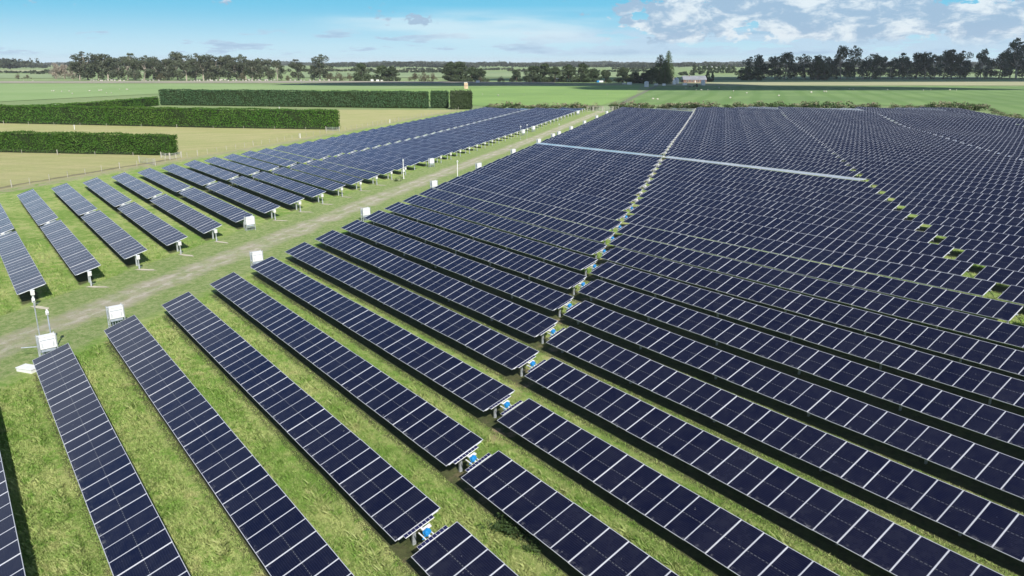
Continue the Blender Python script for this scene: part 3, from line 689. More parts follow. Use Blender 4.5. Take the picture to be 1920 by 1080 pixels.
tree('conifer', 1, at(1251, 156), ztop(1251, 156, 95.5), 'tallest darker conifer just behind the front pointed one', 'tree', 'tall conifer pair', .95)
tree('conifer', 0, at(1246, 158), ztop(1246, 158, 112), 'smaller conifer tucked between the pair by the farmhouse', 'tree', 'tall conifer pair', 1.3)
RT = [(1388, 128, 1.2), (1404, 108, 1.0), (1422, 103, .9), (1434, 118, 1), (1452, 106, .9), (1470, 98, .9), (1488, 120, 1), (1510, 103, 1), (1528, 104, 1), (1548, 106, 1), (1562, 110, .8), (1576, 86, .75), (1588, 112, .9), (1603, 88, .72), (1618, 112, 1.),
      (1634, 100, .9), (1650, 106, .8), (1668, 114, .9), (1684, 101, .9), (1700, 112, .9), (1718, 99, .95), (1734, 97, .9), (1752, 104, .9), (1768, 94, .95), (1784, 95, .9), (1800, 97, .9), (1810, 112, .8), (1838, 91, .7), (1850, 112, .9), (1872, 99, .9), (1893, 86, .8), (1905, 74, .9), (1922, 92, 1.)]
for k, (px, py, w) in enumerate(RT):
    yb = 149.5-(px-1380)*.0035+rnd.uniform(-.5, .7); p = at(px, yb)
    tree('euc_shaded', k % 6, p, ztop(px, yb, py)*1.03, 'dark eucalyptus tree, %s from the left in the long belt on the right' % ordn(k+1), 'tree', 'eucalyptus belt on the right', w*rnd.uniform(.92, 1.15))
for k, (px, py, yb, w) in enumerate([(1400, 124, 150.5, 1.), (1420, 127, 150.8, 1.1), (1532, 112, 150, .8), (1545, 118, 150, .9), (1326, 133, 153.5, .55), (1335, 136, 153.5, .5)]):
    tree('pine', k % 4, at(px, yb), ztop(px, yb, py), 'dense dark bushy tree, %s from the left among the right belt' % ordn(k+1), 'tree', 'dense trees among the right belt', w)
for k in range(9):
    px = 1302+k*9; tree('pine', k % 4, at(px, 137), ztop(px, 137, 122+rnd.uniform(-1, 2)), 'far dark tree in front of the long white building, %s from the left' % ordn(k+1), 'tree', 'far trees by the long white building', 1.)

# ------------------------------------------------------------------ distant woods, as masses
def far_wood(name, segs, hgt, dens, seed, q=5.):
    rng = np.random.default_rng(seed); P = []; T = []
    for (a0, a1, yy, dx) in segs:
        pa, pb = at(a0, yy), at(a1, yy+dx); n = max(3, int(dens*(pb-pa).length/10))
        for _ in range(n):
            c = pa.lerp(pb, rng.uniform()); hh = hgt*rng.uniform(.55, 1.25)*(1+.35*math.sin(c.x*.011)+.2*math.sin(c.y*.031)); m = 14
            r_ = hh*rng.uniform(.35, .8); d = rng.normal(size=(m, 3)); d /= np.linalg.norm(d, axis=1)[:, None]; d[:, 2] = np.abs(d[:, 2])
            P.append(d*np.array([r_, r_, hh*.55])+np.array([c.x+rng.normal()*hh, c.y+rng.normal()*hh, hh*.42])); T.append(np.full(m, rng.uniform(0, 1)))
    V_, F_ = quads(np.concatenate(P), q, rng); o = link(name, npmesh(name, V_, F_, [M['farwood']], np.concatenate(T)))
    return o
tag(far_wood('distant_wood', [(-60, 2000, 123.0, 0), (-60, 700, 121.3, .3), (500, 2000, 121.6, 0)], 15, 5.5, 1, 11.), 'hazy blue line of far woodland along the whole horizon', 'woodland', kind='stuff')
tag(far_wood('distant_wood', [(-60, 90, 128, 0), (130, 420, 127, 0), (620, 900, 127, .5), (880, 1260, 126.5, 0), (1150, 1240, 127, 0), (1270, 1420, 127, 0), (1430, 2000, 127, 0)], 13, 5., 2, 7.), 'nearer broken band of far woodland below the horizon', 'woodland', kind='stuff')
tag(far_wood('distant_hedgerow', [(-60, 60, 137, 0), (60, 120, 139.5, 0), (560, 700, 134, 0), (760, 960, 131.5, 0), (700, 900, 136.5, 0), (960, 1240, 135, 0), (1270, 1300, 142, 0), (1430, 2000, 137, 0), (1550, 1980, 131, 0), (1150, 1230, 131, 0)], 5.5, 5, 3, 4.), 'low far hedgerows dividing the green fields before the horizon', 'hedgerow', kind='stuff')
tag(far_wood('dark_wood', [(-60, 28, 131, 0)], 28, 16, 5, 8.), 'solid dark blue-green block of pines at the far left edge', 'woodland', kind='stuff')

# ------------------------------------------------------------------ clipped shelter hedges
def hedge(name, pts, h, w, mat, lab, leaf=.34, dens=9., seed=0, wob=.22, top=1., grp=None):
    """box hedge along pts (near-side foot line); thick, leafy faces all over"""
    rng = np.random.default_rng(seed); t = empty(name, (pts[0][0], pts[0][1], 0)); tag(t, lab, 'hedge', grp)
    ox, oy = pts[0][0], pts[0][1]; P = []; T = []; HN = []; core = MB()
    for a, b_ in zip(pts, pts[1:]):
        a = np.array(a[:2]); b2 = np.array(b_[:2]); L_ = np.linalg.norm(b2-a); d = (b2-a)/L_; nrm = np.array([-d[1], d[0]])
        if nrm.dot(a) < 0: nrm = -nrm                          # away from the camera
        def emit(s, q, z, nv=None): 
            n_ = len(s); jig = wob*(np.sin(s*.33+z*.5)+.7*np.sin(s*.11+1)+.6*np.sin(s*1.1+z*1.4))*.5
            xy = a+np.outer(s, d)+np.outer(q+jig*(q < .3)*-1, nrm); gz = terr(xy[:, 0], xy[:, 1])
            P.append(np.stack([xy[:, 0]-ox, xy[:, 1]-oy, z+gz], -1)+rng.normal(size=(n_, 3))*.07); T.append(rng.uniform(.2, .8, n_)); nv = (-nrm[0], -nrm[1], .25) if nv is None else nv; HN.append(np.tile(np.array(nv, float), (n_, 1)))
        nf = int(dens*L_*h); s = rng.uniform(0, L_, nf); z = rng.uniform(.05, 1, nf)**.9*h; emit(s, np.abs(rng.normal(size=nf))*.15+(z/h)**2*.15, z)
        nt = int(dens*L_*w); s = rng.uniform(0, L_, nt); emit(s, rng.uniform(0, w, nt), h+rng.normal(size=nt)*.10*top+.12*np.sin(s*.6)+.1*np.sin(s*.17), (0, 0, 1))
        ne = int(dens*w*h*1.6)
        for e in (0, L_): s = np.full(ne, float(e))+rng.normal(size=ne)*.18; emit(s, rng.uniform(0, w, ne), rng.uniform(.05, 1, ne)*h, tuple(d*(1 if e else -1))+(.2,))
        nb = int(dens*.25*L_*h); s = rng.uniform(0, L_, nb); emit(s, np.full(nb, w), rng.uniform(.2, 1, nb)*h)
        c = a+d*L_/2+nrm*w/2; zc = tz(c[0], c[1]); core.box((c[0]-ox, c[1]-oy, h/2-.15+zc), (L_-.5, w-.55, h-.35), 0, math.atan2(d[1], d[0]))
    P = np.concatenate(P); V_, F_ = quads(P, leaf, rng, elong=1.15, N_=np.concatenate(HN), nb=.9); link('foliage', npmesh('foliage', V_, F_, [M[mat]], np.concatenate(T)), t); core.build('branches', M['hedge_core'], t); return t
def xy(px, py, z=0): p = at(px, py, z); return (p.x, p.y)
hedge('clipped_hedge', [(-248, -16), xy(110, 288), xy(321, 292.3)], 4.5, 3.2, 'hedge', 'nearest bright green clipped hedge, ending beside the white paddock gate', .24, 30, 1)
hedge('clipped_hedge', [(-372, -18), xy(200, 235.5), xy(400, 240), xy(630, 243.5)], 6.0, 3.6, 'hedge', 'longest green clipped hedge, middle one of the left paddocks', .34, 14, 2)
hedge('clipped_hedge', [xy(301, 197.5), xy(500, 200), xy(700, 202.5), xy(800, 203.5)], 7.4, 4.0, 'hedge_blue', 'tall blue-green clipped hedge behind the middle one', .48, 8, 3)
hedge('clipped_hedge', [(-322.6, 188.0), (-317.9, 194.0)], 7.3, 4.6, 'hedge_blue', 'short dark green clump at the right end of the blue-green hedge', .45, 10, 4, .5, 2.5)
hedge('clipped_hedge', [(-309.4, 190.6), (-304.2, 198.2)], 7.6, 6.0, 'pine', 'single squarish dark bush standing apart, right of the blue-green hedge', .45, 11, 5, .7, 4)
hedge('clipped_hedge', [(-350, 18), (-364.3, 32.8), (-388, 63.3), (-421, 92.)], 4., 3.2, 'hedge', 'receding green hedge meeting the blue-green hedge at its left end', .36, 10, 6)

# scrub along the far boundary: individual bushes
b0 = Vector((-299, 199.5)); b1 = Vector((-166, 379)); GB = {}
for k in range(4):
    rng = np.random.default_rng(60+k); cl = [((rng.normal()*.9, rng.normal()*.9, rng.uniform(.4, 1.7)), rng.uniform(.5, .95), .9) for _ in range(9)]
    P, T = crown_pts(cl, 46, rng); V_, F_ = quads(P, .30, rng, N_=np.concatenate(CN)); cl2 = [((c[0]*1.25, c[1]*1.25, c[2]+.45), r_*.8, .7) for c, r_, _ in cl[:6]]
    P2, T2 = crown_pts(cl2, 20, rng); V2, F2 = quads(P2, .28, rng, elong=1.4); GB[k] = (npmesh('foliage', V_, F_, [M['gorse']], T), npmesh('dry_tops', V2, F2, [M['seed']], T2))
n = 0
xs_ = list(range(905, 1150, 9))+list(range(1150, 1330, 8))+list(range(1330, 1850, 9))
for px in xs_:
    t_ = None
    # intersect the column with the boundary line
    lo, hi = 0., 1.
    for _ in range(30):
        m_ = (lo+hi)/2; pt = b0.lerp(b1, m_); q = proj(pt.x, pt.y, 1)
        if q[0] < px: lo = m_
        else: hi = m_
    pt = b0.lerp(b1, lo); nrm = Vector((-.806, .594)); pt = pt+nrm*rnd.uniform(-1, 3.5)
    if rnd.random() < .10 or 1340 < px < 1358 or (1118 < px < 1150): continue
    n += 1; kk = rnd.randrange(4); s = rnd.uniform(1.0, 1.75); t = empty('gorse_bush', (pt.x, pt.y, tz(pt.x, pt.y))); t.scale = (s*1.3, s*1.3, s*rnd.uniform(.8, 1.05)); t.rotation_euler.z = rnd.uniform(0, 6.28)
    tag(t, '%s scrubby bush with faded tops, %s from the left along the far boundary' % (('dark green', 'pinkish brown')[rnd.random() < .45], ordn(n) if n < 70 else ordn(n-60)), 'bush', 'scrub bushes along the far boundary')
    if rnd.random() < .8: link('foliage', GB[kk][0], t)
    else: link('foliage', GB[kk][0], t, scale=(.7, .7, .6))
    if rnd.random() < .75: link('dry_tops', GB[kk][1], t)
nfar = n
for k, (px, py) in enumerate([(1868, 214), (1880, 217), (1892, 221), (1902, 219), (1912, 226), (1922, 231), (1905, 231), (1895, 226), (1930, 238), (1862, 209)]):
    p = at(px, py); t = empty('gorse_bush', p); s = rnd.uniform(.7, 1.1); t.scale = (s*1.2, s*1.2, s*.8); tag(t, 'low brown bush, %s from the left on the rough bank at the right edge' % ordn(k+1), 'bush', 'bushes on the right bank'); link('foliage', GB[k % 4][0], t); link('dry_tops', GB[(k+1) % 4][1], t)

# ------------------------------------------------------------------ fences and gates
def fence(pts, lab, step=4., hh=1.15, nwire=5, grp='wire paddock fences', strut=False):
    t = empty('wire_fence', (pts[0][0], pts[0][1], 0)); tag(t, lab, 'fence', grp); ox, oy = pts[0]; pm = None; w = MB(); prev = None; k = 0
    for a, b_ in zip(pts, pts[1:]):
        L_ = math.dist(a, b_); n_ = max(1, int(L_/step))
        for j in range(n_+1):
            x = a[0]+(b_[0]-a[0])*j/n_; y = a[1]+(b_[1]-a[1])*j/n_; z = tz(x, y); cur = (x-ox, y-oy, z)
            if prev:
                for q in range(nwire): zz = .2+q*(hh-.25)/(nwire-1); w.tube((prev[0], prev[1], prev[2]+zz), (cur[0], cur[1], cur[2]+zz), .008, 3, 0, cap=False)
            if j or prev is None:
                big = (k % 6 == 0); r_ = .085 if big else .05
                if k < 100: MB().tube((cur[0], cur[1], cur[2]-.1), (cur[0]+rnd.gauss(0, .02), cur[1]+rnd.gauss(0, .02), cur[2]+hh+(.15 if big else rnd.uniform(-.08, .05))), r_, 6).build('post', M['wood'], t)
                k += 1
            prev = cur
    w.build('wires', M['wire'], t); return t
fS = lambda s, y: (s-.8217*y, y)
fence([fS(-147.6, -8), fS(-147.6, 12), fS(-148.2, 25), fS(-147.0, 36), fS(-149.8, 54), fS(-149.8, 84), fS(-147.5, 121), fS(-146, 190)], 'long wire fence with grey posts between the left solar field and the hay paddocks', 3.6)
fence([(-246, -16.5), xy(108, 290), xy(250, 293.5)], 'wire fence with pale posts at the foot of the nearest hedge', 8, 1.0)
fence([(-371, -20), xy(200, 237.5), xy(400, 242), xy(632, 245.5)], 'wire fence with pale posts at the foot of the longest hedge', 10, 1.1)
fence([xy(905, 178.5), xy(1100, 179), xy(1215, 179)], 'far fence crossing the bright green pasture', 12, 1.2, 3)
def gate(a, b_, lab, hgt=1.2, bars=5, mat='offwhite', panes=0):
    a = Vector((a[0], a[1])); b2 = Vector((b_[0], b_[1])); L_ = (b2-a).length; rz = math.atan2(b2.y-a.y, b2.x-a.x); t = empty('farm_gate', (a.x, a.y, tz(a.x, a.y)), (0, 0, rz)); tag(t, lab, 'gate')
    m_ = MB()
    for k in range(bars): m_.tube((0, 0, .15+k*(hgt-.15)/(bars-1)), (L_, 0, .15+k*(hgt-.15)/(bars-1)), .03, 6)
    nst = panes or 2
    for k in range(nst+1): m_.tube((L_*k/nst, 0, .15), (L_*k/nst, 0, hgt), .03, 6)
    m_.build('gate_frame', M[mat], t)
    for k in (0, 1): MB().tube((L_*k+(.12 if k else -.12), 0, -.1), (L_*k+(.12 if k else -.12), 0, hgt+.25), .09, 8).build('gate_post', M['wood'], t)
gate(xy(303, 297), xy(319, 299), 'white wooden gate leaf at the end of the nearest hedge')
gate(xy(319, 299), xy(340, 296), 'pale rail fence panel right of the hedge end gate')
gate(xy(262, 305), xy(291, 310), 'grey metal gate in the fence before the nearest hedge', mat='galv')
gate(xy(1101, 209.5), xy(1112, 209), 'low pale rail left of the far double gate', 1.9, 3)
gate(xy(1112, 209), xy(1130, 209), 'left leaf of the tall mesh double gate at the track end', 2.0, 4, 'offwhite', 6)
gate(xy(1130, 209), xy(1149, 209), 'right leaf of the tall mesh double gate at the track end', 2.0, 4, 'offwhite', 6)
gate(xy(1149, 209), xy(1159, 209), 'low pale rail right of the far double gate', 1.9, 3)
gate(xy(612, 246), xy(636, 246), 'small grey gate at the right end of the longest hedge', mat='galv')
# water troughs / markers in the paddocks
for k, (px, py, h_) in enumerate([(140, 243, 1.4), (524, 206, 1.3), (563, 259, 1.2), (731, 231, 1.2), (565, 157, 3.5)]):
    p = at(px, py); t = empty('marker_post', p); tag(t, ['white marker post in the hay paddock before the longest hedge', 'white marker post above the longest hedge', 'white marker post by the fence right of the longest hedge', 'white marker post by the fence near the far left rows', 'pale post standing in the far green pasture'][k], 'post')
    MB().tube((0, 0, 0), (0, 0, h_), .10, 8).build('post', M['white'], t); MB().box((0, 0, h_), (.3, .3, .12)).build('cap', M['white'], t)

# ------------------------------------------------------------------ farm buildings beyond the fields
CR = Vector((rgt.x, rgt.y)).normalized(); RZV = math.atan2(CR.y, CR.x)
roofm = simple('grey_corrugated_roof', (.40, .42, .44), .45, .2, .12, .4); tin = simple('pale_tin', (.60, .62, .62), .45, .2, .12, .3); brick = simple('red_brown_brick', (.16, .09, .07), .85, 0, .2, 1.); dark = simple('dark_opening', (.012, .012, .013), .8, 0, .1, 1)
redr = simple('red_roof', (.30, .07, .05), .6, 0, .15, .5); yel = simple('yellow_machine_paint', (.62, .40, .06), .5, 0, .15, .5); tankg = simple('galvanised_tank', (.56, .58, .60), .4, .3, .12, .5); woodp = simple('pale_timber_stack', (.50, .36, .24), .85, 0, .25, .5)
def shed(px, py, w, d, h, lab, wall=None, roof=None, open_=True, gable=.5, rz=0., name='farm_shed'):
    p = at(px, py); t = empty(name, p, (0, 0, RZV+rz)); tag(t, lab, 'shed' if name == 'farm_shed' else 'house'); wall = wall or tin; roof = roof or roofm
    b = MB(); th = .15; b.box((0, d-th/2, h/2), (w, th, h)); b.box((-w/2+th/2, d/2-th/2, h/2), (th, d-th, h)); b.box((w/2-th/2, d/2-th/2, h/2), (th, d-th, h))
    if not open_: b.box((0, th/2+.05, h/2), (w-2*th-.01, th, h))
    b.build('wall', wall, t)
    r_ = MB(); e = .4
    r_.poly([(-w/2-e, -e, h), (w/2+e, -e, h), (w/2+e, d/2, h+gable*d/4+.01), (-w/2-e, d/2, h+gable*d/4+.01)]); r_.poly([(-w/2-e, d/2, h+gable*d/4+.01), (w/2+e, d/2, h+gable*d/4+.01), (w/2+e, d+e, h), (-w/2-e, d+e, h)])
    r_.poly([(-w/2-e, -e, h-.12), (-w/2-e, d+e, h-.12), (w/2+e, d+e, h-.12), (w/2+e, -e, h-.12)])
    r_.poly([(-w/2-e, -e, h-.12), (w/2+e, -e, h-.12), (w/2+e, -e, h), (-w/2-e, -e, h)])
    r_.poly([(-w/2-e, d+e, h), (-w/2-e, d/2, h+gable*d/4+.01), (-w/2-e, -e, h), (-w/2-e, -e, h-.12), (-w/2-e, d+e, h-.12)]); r_.poly([(w/2+e, -e, h-.12), (w/2+e, -e, h), (w/2+e, d/2, h+gable*d/4+.01), (w/2+e, d+e, h), (w/2+e, d+e, h-.12)])
    r_.build('roof', roof, t)
    if open_:
        nb = max(2, int(w/4))
        for k in range(nb+1): MB().box((-w/2+.1+k*(w-.2)/nb, .1, h/2-.06), (.18, .18, h-.14)).build('pillar', M['wood'], t)
    return t
def windows(t, xs, z, w, h, y=0):
    for x in xs:
        f = MB().box((x, y, z), (w, .10, h)).build('window', M['offwhite'], t); MB().box((x, y-.06, z), (w-.25, .03, h-.25)).build('pane', dark, f)
shed(1052, 153.6, 13, 5, 3.2, 'open white fronted shed, left one of two below the dark cypresses')
shed(1083, 153.3, 13, 5, 3.0, 'open white fronted shed, right one of two below the dark cypresses')
def wall(px0, px1, py, h, lab, mat):
    a, b_ = at(px0, py), at(px1, py); L_ = (b_-a).length; t = empty('farm_wall', a, (0, 0, math.atan2(b_.y-a.y, b_.x-a.x))); tag(t, lab, 'wall'); m_ = MB(); n_ = max(2, int(L_/3))
    for k in range(n_): m_.box((L_*(k+.5)/n_, rnd.uniform(-.05, .05), h/2*rnd.uniform(.9, 1.05)), (L_/n_-.04, .4, h))
    m_.build('boards', mat, t); MB().box((L_/2, 0, h+.08), (L_, .5, .1)).build('coping', M['offwhite'], t)
wall(1000, 1040, 153.6, 2.4, 'long pale wall left of the two open sheds', M['offwhite']); wall(1097, 1112, 153.4, 2.2, 'short pale wall right of the two open sheds', M['offwhite'])
s_ = shed(1204, 155.8, 12, 7, 3.6, 'white open garage with reddish roof edge left of the tall conifers', M['white'], simple('faded_pink_roof', (.45, .33, .30), .6, 0, .2, .4))
h_ = shed(1303, 155.0, 24, 14, 3.0, 'low farmhouse with wide grey roof right of the conifers', brick, simple('pale_grey_roof', (.24, .25, .27), .5, .1, .15, .3), False, 1.1, name='farmhouse')
windows(h_, (-8, -3, 3.5, 8.5), 1.7, 2.2, 1.5); MB().box((-5, 6.5, 6.6), (1, 1, 1.6)).build('chimney', brick, h_); MB().box((0.3, -.02, 1.15), (1.1, .12, 2.2)).build('door', M['offwhite'], h_)
def silo(px, py, r_, h, lab, cone=.35, mat=None, name='silo'):
    p = at(px, py); t = empty(name, p); tag(t, lab, 'silo' if name == 'silo' else 'tank'); m_ = MB(); pr = []
    for k in range(9): pr += [(r_, h*k/9.), (r_*1.012, h*(k+.5)/9.)]
    m_.lathe((0, 0, 0), [(r_*.98, 0)]+pr+[(r_, h)], 24); m_.build('drum', mat or tankg, t, smooth=False); MB().lathe((0, 0, h+.01), [(r_*1.04, 0), (r_*.5, h*cone*.5), (.2, h*cone)], 24).build('lid', mat or tankg, t); return t
silo(1212, 163, 1.9, 4.3, 'grey cylindrical silo beside the road before the conifers', .12)
silo(1318, 160, 2.0, 4.3, 'pale silver tank in front of the farmhouse', .10)
silo(1264, 158.5, 1.6, 3.4, 'white domed silo right of the conifers, front one', .5, M['white']); silo(1268, 157, 2.4, 4.6, 'larger white domed tank behind the front domed silo', .35, M['white']); silo(1260, 155.5, 2.0, 5.2, 'white tank with reddish top behind the domed silos', .25, M['offwhite'])
# orange and white stacked tower of boxes in the field
p = at(874, 166.5); t = empty('pump_tower', p, (0, 0, RZV)); tag(t, 'slim orange and cream tower standing alone in the green field', 'tower')
MB().box((0, 0, 1.2), (3.0, 2.4, 2.4)).box((0, 0, 3.5), (2.8, 2.2, 2.0)).build('tower_body', woodp, t); MB().box((-.2, 0, 4.85), (2.6, 2.3, .5)).build('tower_cap', M['offwhite'], t); MB().box((1.55, -.2, 2.2), (.08, 1.6, 4.2)).build('side_sheet', M['offwhite'], t)
# machinery and stored gear
p = at(1163, 154.5); t = empty('yellow_loader', p, (0, 0, RZV)); tag(t, 'yellow farm loader parked under the trees left of the garage', 'tractor')
MB().box((0, 0, 1.5), (4.5, 2.2, 1.2)).box((-3, 0, 1.0), (2, 2.4, .9)).build('body', yel, t); MB().box((.5, 0, 2.8), (1.8, 1.8, 1.5), taper=.85).build('cab', dark, t)
for x in (-1.6, 1.7):
    for y in (-1.15, 1.15): MB().tube((x, y-.2, .75), (x, y+.2, .75), .75, 14).build('wheel', M['black'], t)
p = at(1304, 163); t = empty('green_tractor', p, (0, 0, RZV)); tag(t, 'small dark green tractor parked before the silver tank', 'tractor')
gt = simple('green_tractor_paint', (.03, .12, .05), .4, 0, .1, 1)
MB().box((-.9, 0, 1.15), (2.2, .9, .8)).box((.9, 0, 1.0), (1.3, 1.3, .6)).build('body', gt, t); MB().box((.8, 0, 2.05), (1.4, 1.4, 1.4), taper=.88).build('cab', dark, t); MB().box((.8, 0, 2.8), (1.5, 1.5, .12)).build('cab_roof', gt, t)
for x, r_ in ((-1.6, .55), (1.2, .85)):
    for y in (-.85, .85): MB().tube((x, y-.2, r_), (x, y+.2, r_), r_, 16).build('wheel', M['black'], t)
MB().tube((-1.2, .2, 1.5), (-1.2, .2, 2.3), .06, 6).build('exhaust', M['black'], t)
p = at(1294, 163); t = empty('flat_trailer', p, (0, 0, RZV)); tag(t, 'low flat trailer hitched left of the dark green tractor', 'trailer'); MB().box((0, 0, .85), (4.6, 2.0, .18)).box((2.9, 0, .8), (1.4, .14, .12)).build('deck', M['wood'], t)
for x in (-.7, .5):
    for y in (-.95, .95): MB().tube((x, y-.12, .4), (x, y+.12, .4), .4, 12).build('wheel', M['black'], t)
GEAR = [(698, 152.3, 'white'), (708, 152.3, 'white'), (729, 152, 'offwhite'), (716, 152.4, 'offwhite'), (896, 155, 'white'), (1121, 154.2, 'blue'), (1127, 154.2, 'white'), (1180, 158.5, 'white'), (1170, 158, 'offwhite'), (1230, 160, 'offwhite'), (1245, 160.5, 'white'), (1284, 160, 'white')]
for k, (px, py, m_) in enumerate(GEAR):
    p = at(px, py); w_, h2 = rnd.uniform(2, 5), rnd.uniform(1.2, 2.2); t = empty('storage_bin', p, (0, 0, RZV+rnd.uniform(-.3, .3))); tag(t, '%s farm container on the grass, %s from the left below the tree line' % ({'white': 'white', 'offwhite': 'cream', 'blue': 'blue'}[m_], ordn(k+1)), 'container', 'farm containers below the tree line')
    MB().box((0, 0, h2/2), (w_, 2, h2), taper=.94).build('bin', M[m_], t); MB().box((0, 0, h2+.06), (w_*1.0, 2.05, .12)).build('lid', M['offwhite'], t)
# rubble heap, wrapped bales and timber along the left shelter belt
wrap = simple('bale_wrap', (.42, .39, .35), .6, 0, .2, .8)
BAL = [(x_+rnd.uniform(-2, 2), 151.8+rnd.uniform(-.4, .5)) for x_ in list(range(172, 236, 5))+list(range(268, 300, 7))+list(range(358, 520, 6))+list(range(545, 640, 9))]
b = MB().tube((-.65, 0, .62), (.65, 0, .62), .62, 14); BALE = b.mesh('bale', wrap, False)
for k, (px, py) in enumerate(BAL):
    p = at(px, py); o = link('wrapped_bale', BALE, None, p, (0, 0, rnd.uniform(0, 3.1)), (1.2*rnd.uniform(.7, 1.3),)*3); tag(o, 'pale wrapped bale, %s from the left at the foot of the shelter belt' % ordn(k+1), 'bale', 'bales at the foot of the shelter belt')
# long white building far away
p = at(1348, 126.5); D_ = dist(p); t = empty('packing_shed', p, (0, 0, RZV)); tag(t, 'very long low white building far away behind dark trees', 'building'); L_ = 42*D_/FPX; hh = 5.2*D_/FPX
MB().box((0, 10, hh/2), (L_, 20, hh)).build('wall', M['white'], t); MB().box((0, 10, hh+.4), (L_+2, 22, .8)).build('roof', roofm, t)
for k in range(8): MB().box((-L_/2+L_*(k+.5)/8, -.1, hh*.35), (L_/16, .3, hh*.5)).build('doorway', M['cabgrey'], t)

# ------------------------------------------------------------------ sheep
fleece = simple('fleece', (.48, .46, .40), .95, 0, .12, 6, .1)
def sheep_mesh():
    b = MB()
    prof = [(-.55, .10), (-.48, .24), (-.30, .31), (0, .33), (.30, .31), (.46, .22), (.52, .12)]
    n_ = 12; base = len(b.v)
    for x_, r_ in prof:
        for i in range(n_): a_ = 2*math.pi*i/n_; b.v.append((x_, r_*.88*math.cos(a_), .62+r_*math.sin(a_)))
    for k in range(len(prof)-1):
        for i in range(n_): j = (i+1) % n_; b.f.append((base+k*n_+i, base+k*n_+j, base+k*n_+n_+j, base+k*n_+n_+i)); b.m.append(0)
    b.f.append(tuple(base+i for i in reversed(range(n_)))); b.m.append(0); b.f.append(tuple(base+(len(prof)-1)*n_+i for i in range(n_))); b.m.append(0)
    b.tube((.44, 0, .70), (.66, 0, .78), .13, 8, 0, .10); b.tube((.62, 0, .82), (.86, 0, .66), .095, 8, 1, .055)
    for s in (-1, 1): b.tube((.66, s*.07, .84), (.62, s*.20, .80), .035, 5, 1, .015)
    for x_ in (-.34, .32):
        for s in (-1, 1): b.tube((x_, s*.15, .42), (x_+.02, s*.15, .22), .06, 6, 0, .04); b.tube((x_+.02, s*.15, .22), (x_, s*.15, 0), .035, 6, 1, .03)
    b.tube((-.52, 0, .68), (-.62, 0, .45), .05, 6, 0, .03); return b.mesh('sheep', [fleece, simple('sheep_face', (.45, .40, .33), .8)], True)
SHEEP = sheep_mesh()
SH = [(97, 172), (101, 172), (116, 173), (130, 172.5), (136, 177), (186, 171), (190, 170.5), (200, 176), (209, 176), (225, 169), (237, 169), (239, 169), (62, 152.6), (44, 152.4), (168, 172), (934, 180.5), (1224, 187), (1233, 188), (1348, 166), (1375, 172), (1369, 185), (1286, 166.5), (1305, 170), (1315, 170), (1327, 170),
      (1592, 168.5), (1600, 169), (1664, 169.5), (1745, 169.5), (1781, 170), (1793, 170), (1731, 170.5), (1521, 175), (1545, 173), (1549, 173), (1521, 174), (1460, 181), (1400, 176)]
for k, (px, py) in enumerate(SH):
    p = at(px, py); o = link('sheep', SHEEP, None, (p.x, p.y, p.z+.02), (0, 0, rnd.uniform(0, 6.28)), (1.05,)*3); side = 'left green pasture' if px < 500 else 'green fields beyond the solar farm'
    j = sum(1 for q in SH[:k] if (q[0] < 500) == (px < 500)); tag(o, 'white sheep in the %s, %s of the flock' % (side, ordn(j+1)), 'sheep', 'grazing sheep')

# ------------------------------------------------------------------ grass blades in the near ground
def blades():
    rng = np.random.default_rng(5); n = 1100000
    # sample in picture space so that the near ground gets its share, then keep what lies on grass
    px = rng.uniform(-30, 1950, n); py = rng.uniform(0, 1, n)**.85*650+455
    d = np.array(fwd)[None]+np.outer((px-960)/FPX, np.array(rgt))-np.outer((py-540)/FPX, np.array(upv)); k = CAMH/-d[:, 2]; X = d[:, 0]*k; Y = d[:, 1]*k
    s = X+.8217*Y; ok = np.ones(n, bool)
    i = (Y-Y0)/PP; fr = (i-np.round(i))*PP                    # distance across from the nearest row axis
    under = (np.abs(fr) < 1.0); right = (s > -56.5); left = (s < -73.5)
    leftfr = ((Y-Y0-.691)/PP); leftfr = (leftfr-np.round(leftfr))*PP; under = np.where(left, np.abs(leftfr) < 1.0, under)
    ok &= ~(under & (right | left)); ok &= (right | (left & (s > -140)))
    ok &= (np.hypot(X, Y) < 120)
    X, Y = X[ok], Y[ok]; fr = np.where(left[ok], leftfr[ok], fr[ok]); m = len(X); Z = terr(X, Y); D = np.hypot(X, Y)
    clump = np.sin(X*1.9+1.3*np.sin(Y*1.1))*np.sin(Y*2.3+1.7*np.sin(X*.8)); rank = np.exp(-((fr+1.95)/.45)**2)*(np.sin(X*.9)+np.sin(X*.37+Y) > .2)+.6*np.exp(-((fr-1.5)/.4)**2)
    h = rng.gamma(4, .022, m)*(.85+.3*(clump > .2)+.8*rank); h = np.where((fr < -.9) & (fr > -1.75), h*.5, h); h = np.minimum(h, .55)
    a = rng.uniform(0, 2*math.pi, m); w = .006+.00030*D; lean = rng.uniform(.4, 1.3, m)*h; la = a+math.pi/2+rng.normal(size=m)*.6
    dx, dy = np.cos(a)*w, np.sin(a)*w; lx, ly = np.cos(la)*lean, np.sin(la)*lean
    V_ = np.stack([np.stack([X-dx, Y-dy, Z-.02], -1), np.stack([X+dx, Y+dy, Z-.02], -1), np.stack([X+dx*.7+lx*.45, Y+dy*.7+ly*.45, Z+h*.6], -1), np.stack([X+lx, Y+ly, Z+h], -1)], 1).reshape(-1, 3)
    tone = np.clip(rng.normal(.5, .2, m)+.35*rank*(h > .3), 0, 1)
    return npmesh('grass', V_, np.arange(4*m).reshape(m, 4), [M['blade']], tone)
tag(link('grass', blades()), 'tufted green and straw coloured grass growing between the near panel rows', 'grass', kind='stuff')
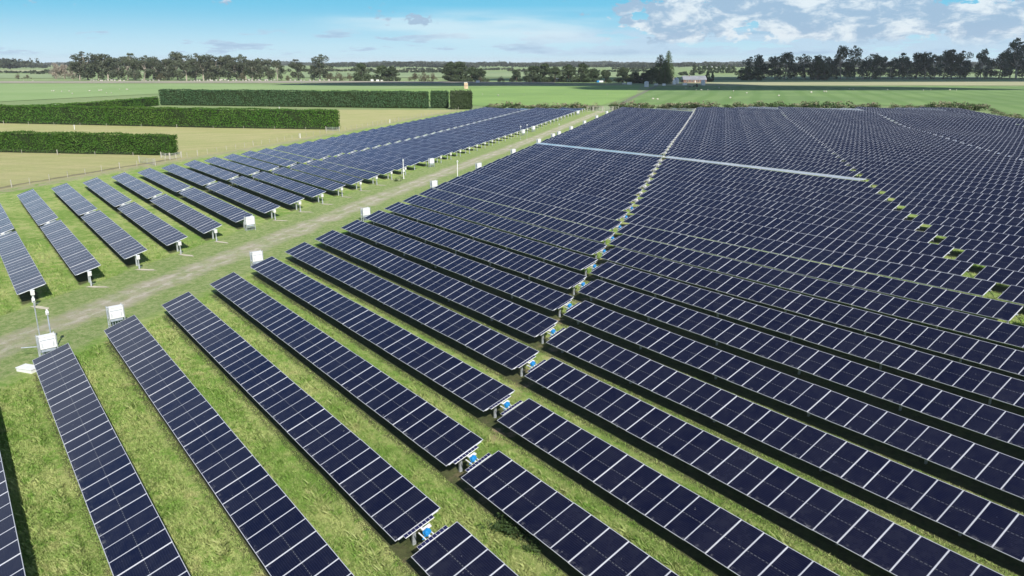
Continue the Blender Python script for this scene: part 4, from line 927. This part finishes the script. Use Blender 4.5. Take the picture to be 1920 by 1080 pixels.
# a few weedy shrubs in the gap
for k, (px, py, s) in enumerate([(945, 1000, .55), (965, 985, .45), (985, 1010, .5), (925, 990, .4), (1000, 1035, .35), (745, 340, .5), (640, 590, .0)]):
    if s == 0: continue
    p = at(px, py); t = empty('weed_clump', p); t.scale = (s*.75, s*.75, s*.55); tag(t, 'leafy weed clump on the grass, %s of those by the blue motor gap' % ordn(k+1) if k < 5 else 'rank green weeds at the foot of the slim white pole', 'weeds', 'weed clumps'); link('foliage', GB[k % 4][0], t)

# ------------------------------------------------------------------ a cloud out of frame whose shade lies over the right hand tree belt
def cloud_obj(tx, ty, along, across, H_, seed):
    rng = np.random.default_rng(seed); bm = bmesh.new(); bmesh.ops.create_icosphere(bm, subdivisions=5, radius=1)
    ph = rng.uniform(0, 6.3, 12); d = Vector((rgt.x, rgt.y)).normalized(); cx, cy = tx+SUNV.x/SUNV.z*H_, ty+SUNV.y/SUNV.z*H_
    for v in bm.verts:
        x, y, z = v.co; a_ = math.atan2(y, x); k = 1+.16*math.sin(3*a_+ph[0])+.12*math.sin(5*a_+ph[1]+3*z)+.08*math.sin(11*a_+ph[2]+5*z)+.05*math.sin(23*a_+ph[3]+9*z)
        X, Y = x*along*k, y*across*k; v.co = (cx+d.x*X-d.y*Y, cy+d.y*X+d.x*Y, H_+(max(z, 0)*90*k+min(z, 0)*12))
    me = bpy.data.meshes.new('cloud'); bm.to_mesh(me); bm.free(); me.materials.append(CLM); me.polygons.foreach_set('use_smooth', [True]*len(me.polygons)); tag(link('cloud', me), kind='structure')
CLM = simple('cloud_white', (.85, .86, .88), .95, 0, .05, .01, .0, True)
c1 = at(1640, 149.6); cloud_obj(c1.x, c1.y, 470, 120, 900, 1)
c2 = at(1480, 168.0); cloud_obj(c2.x, c2.y, 150, 15, 820, 2)
c3 = at(900, 160.0); cloud_obj(c3.x, c3.y, 170, 13, 820, 3)
c4 = at(1240, 161.5); cloud_obj(c4.x, c4.y, 100, 12, 820, 4)
HAZE = True
if HAZE:
    b = MB(); b.box((-150, 200, 36), (30000, 30000, 76)); hm = bpy.data.materials.new('haze_air'); hm.use_nodes = True; nt = hm.node_tree; nt.nodes.clear()
    o_ = nt.nodes.new('ShaderNodeOutputMaterial'); v_ = nt.nodes.new('ShaderNodeVolumePrincipled'); v_.inputs['Color'].default_value = (.90, .95, 1, 1); v_.inputs['Density'].default_value = 5.0e-5; v_.inputs['Anisotropy'].default_value = .0
    nt.links.new(v_.outputs[0], o_.inputs['Volume']); tag(b.build('haze', hm), 'thin blue haze over the plain', 'haze', kind='stuff')
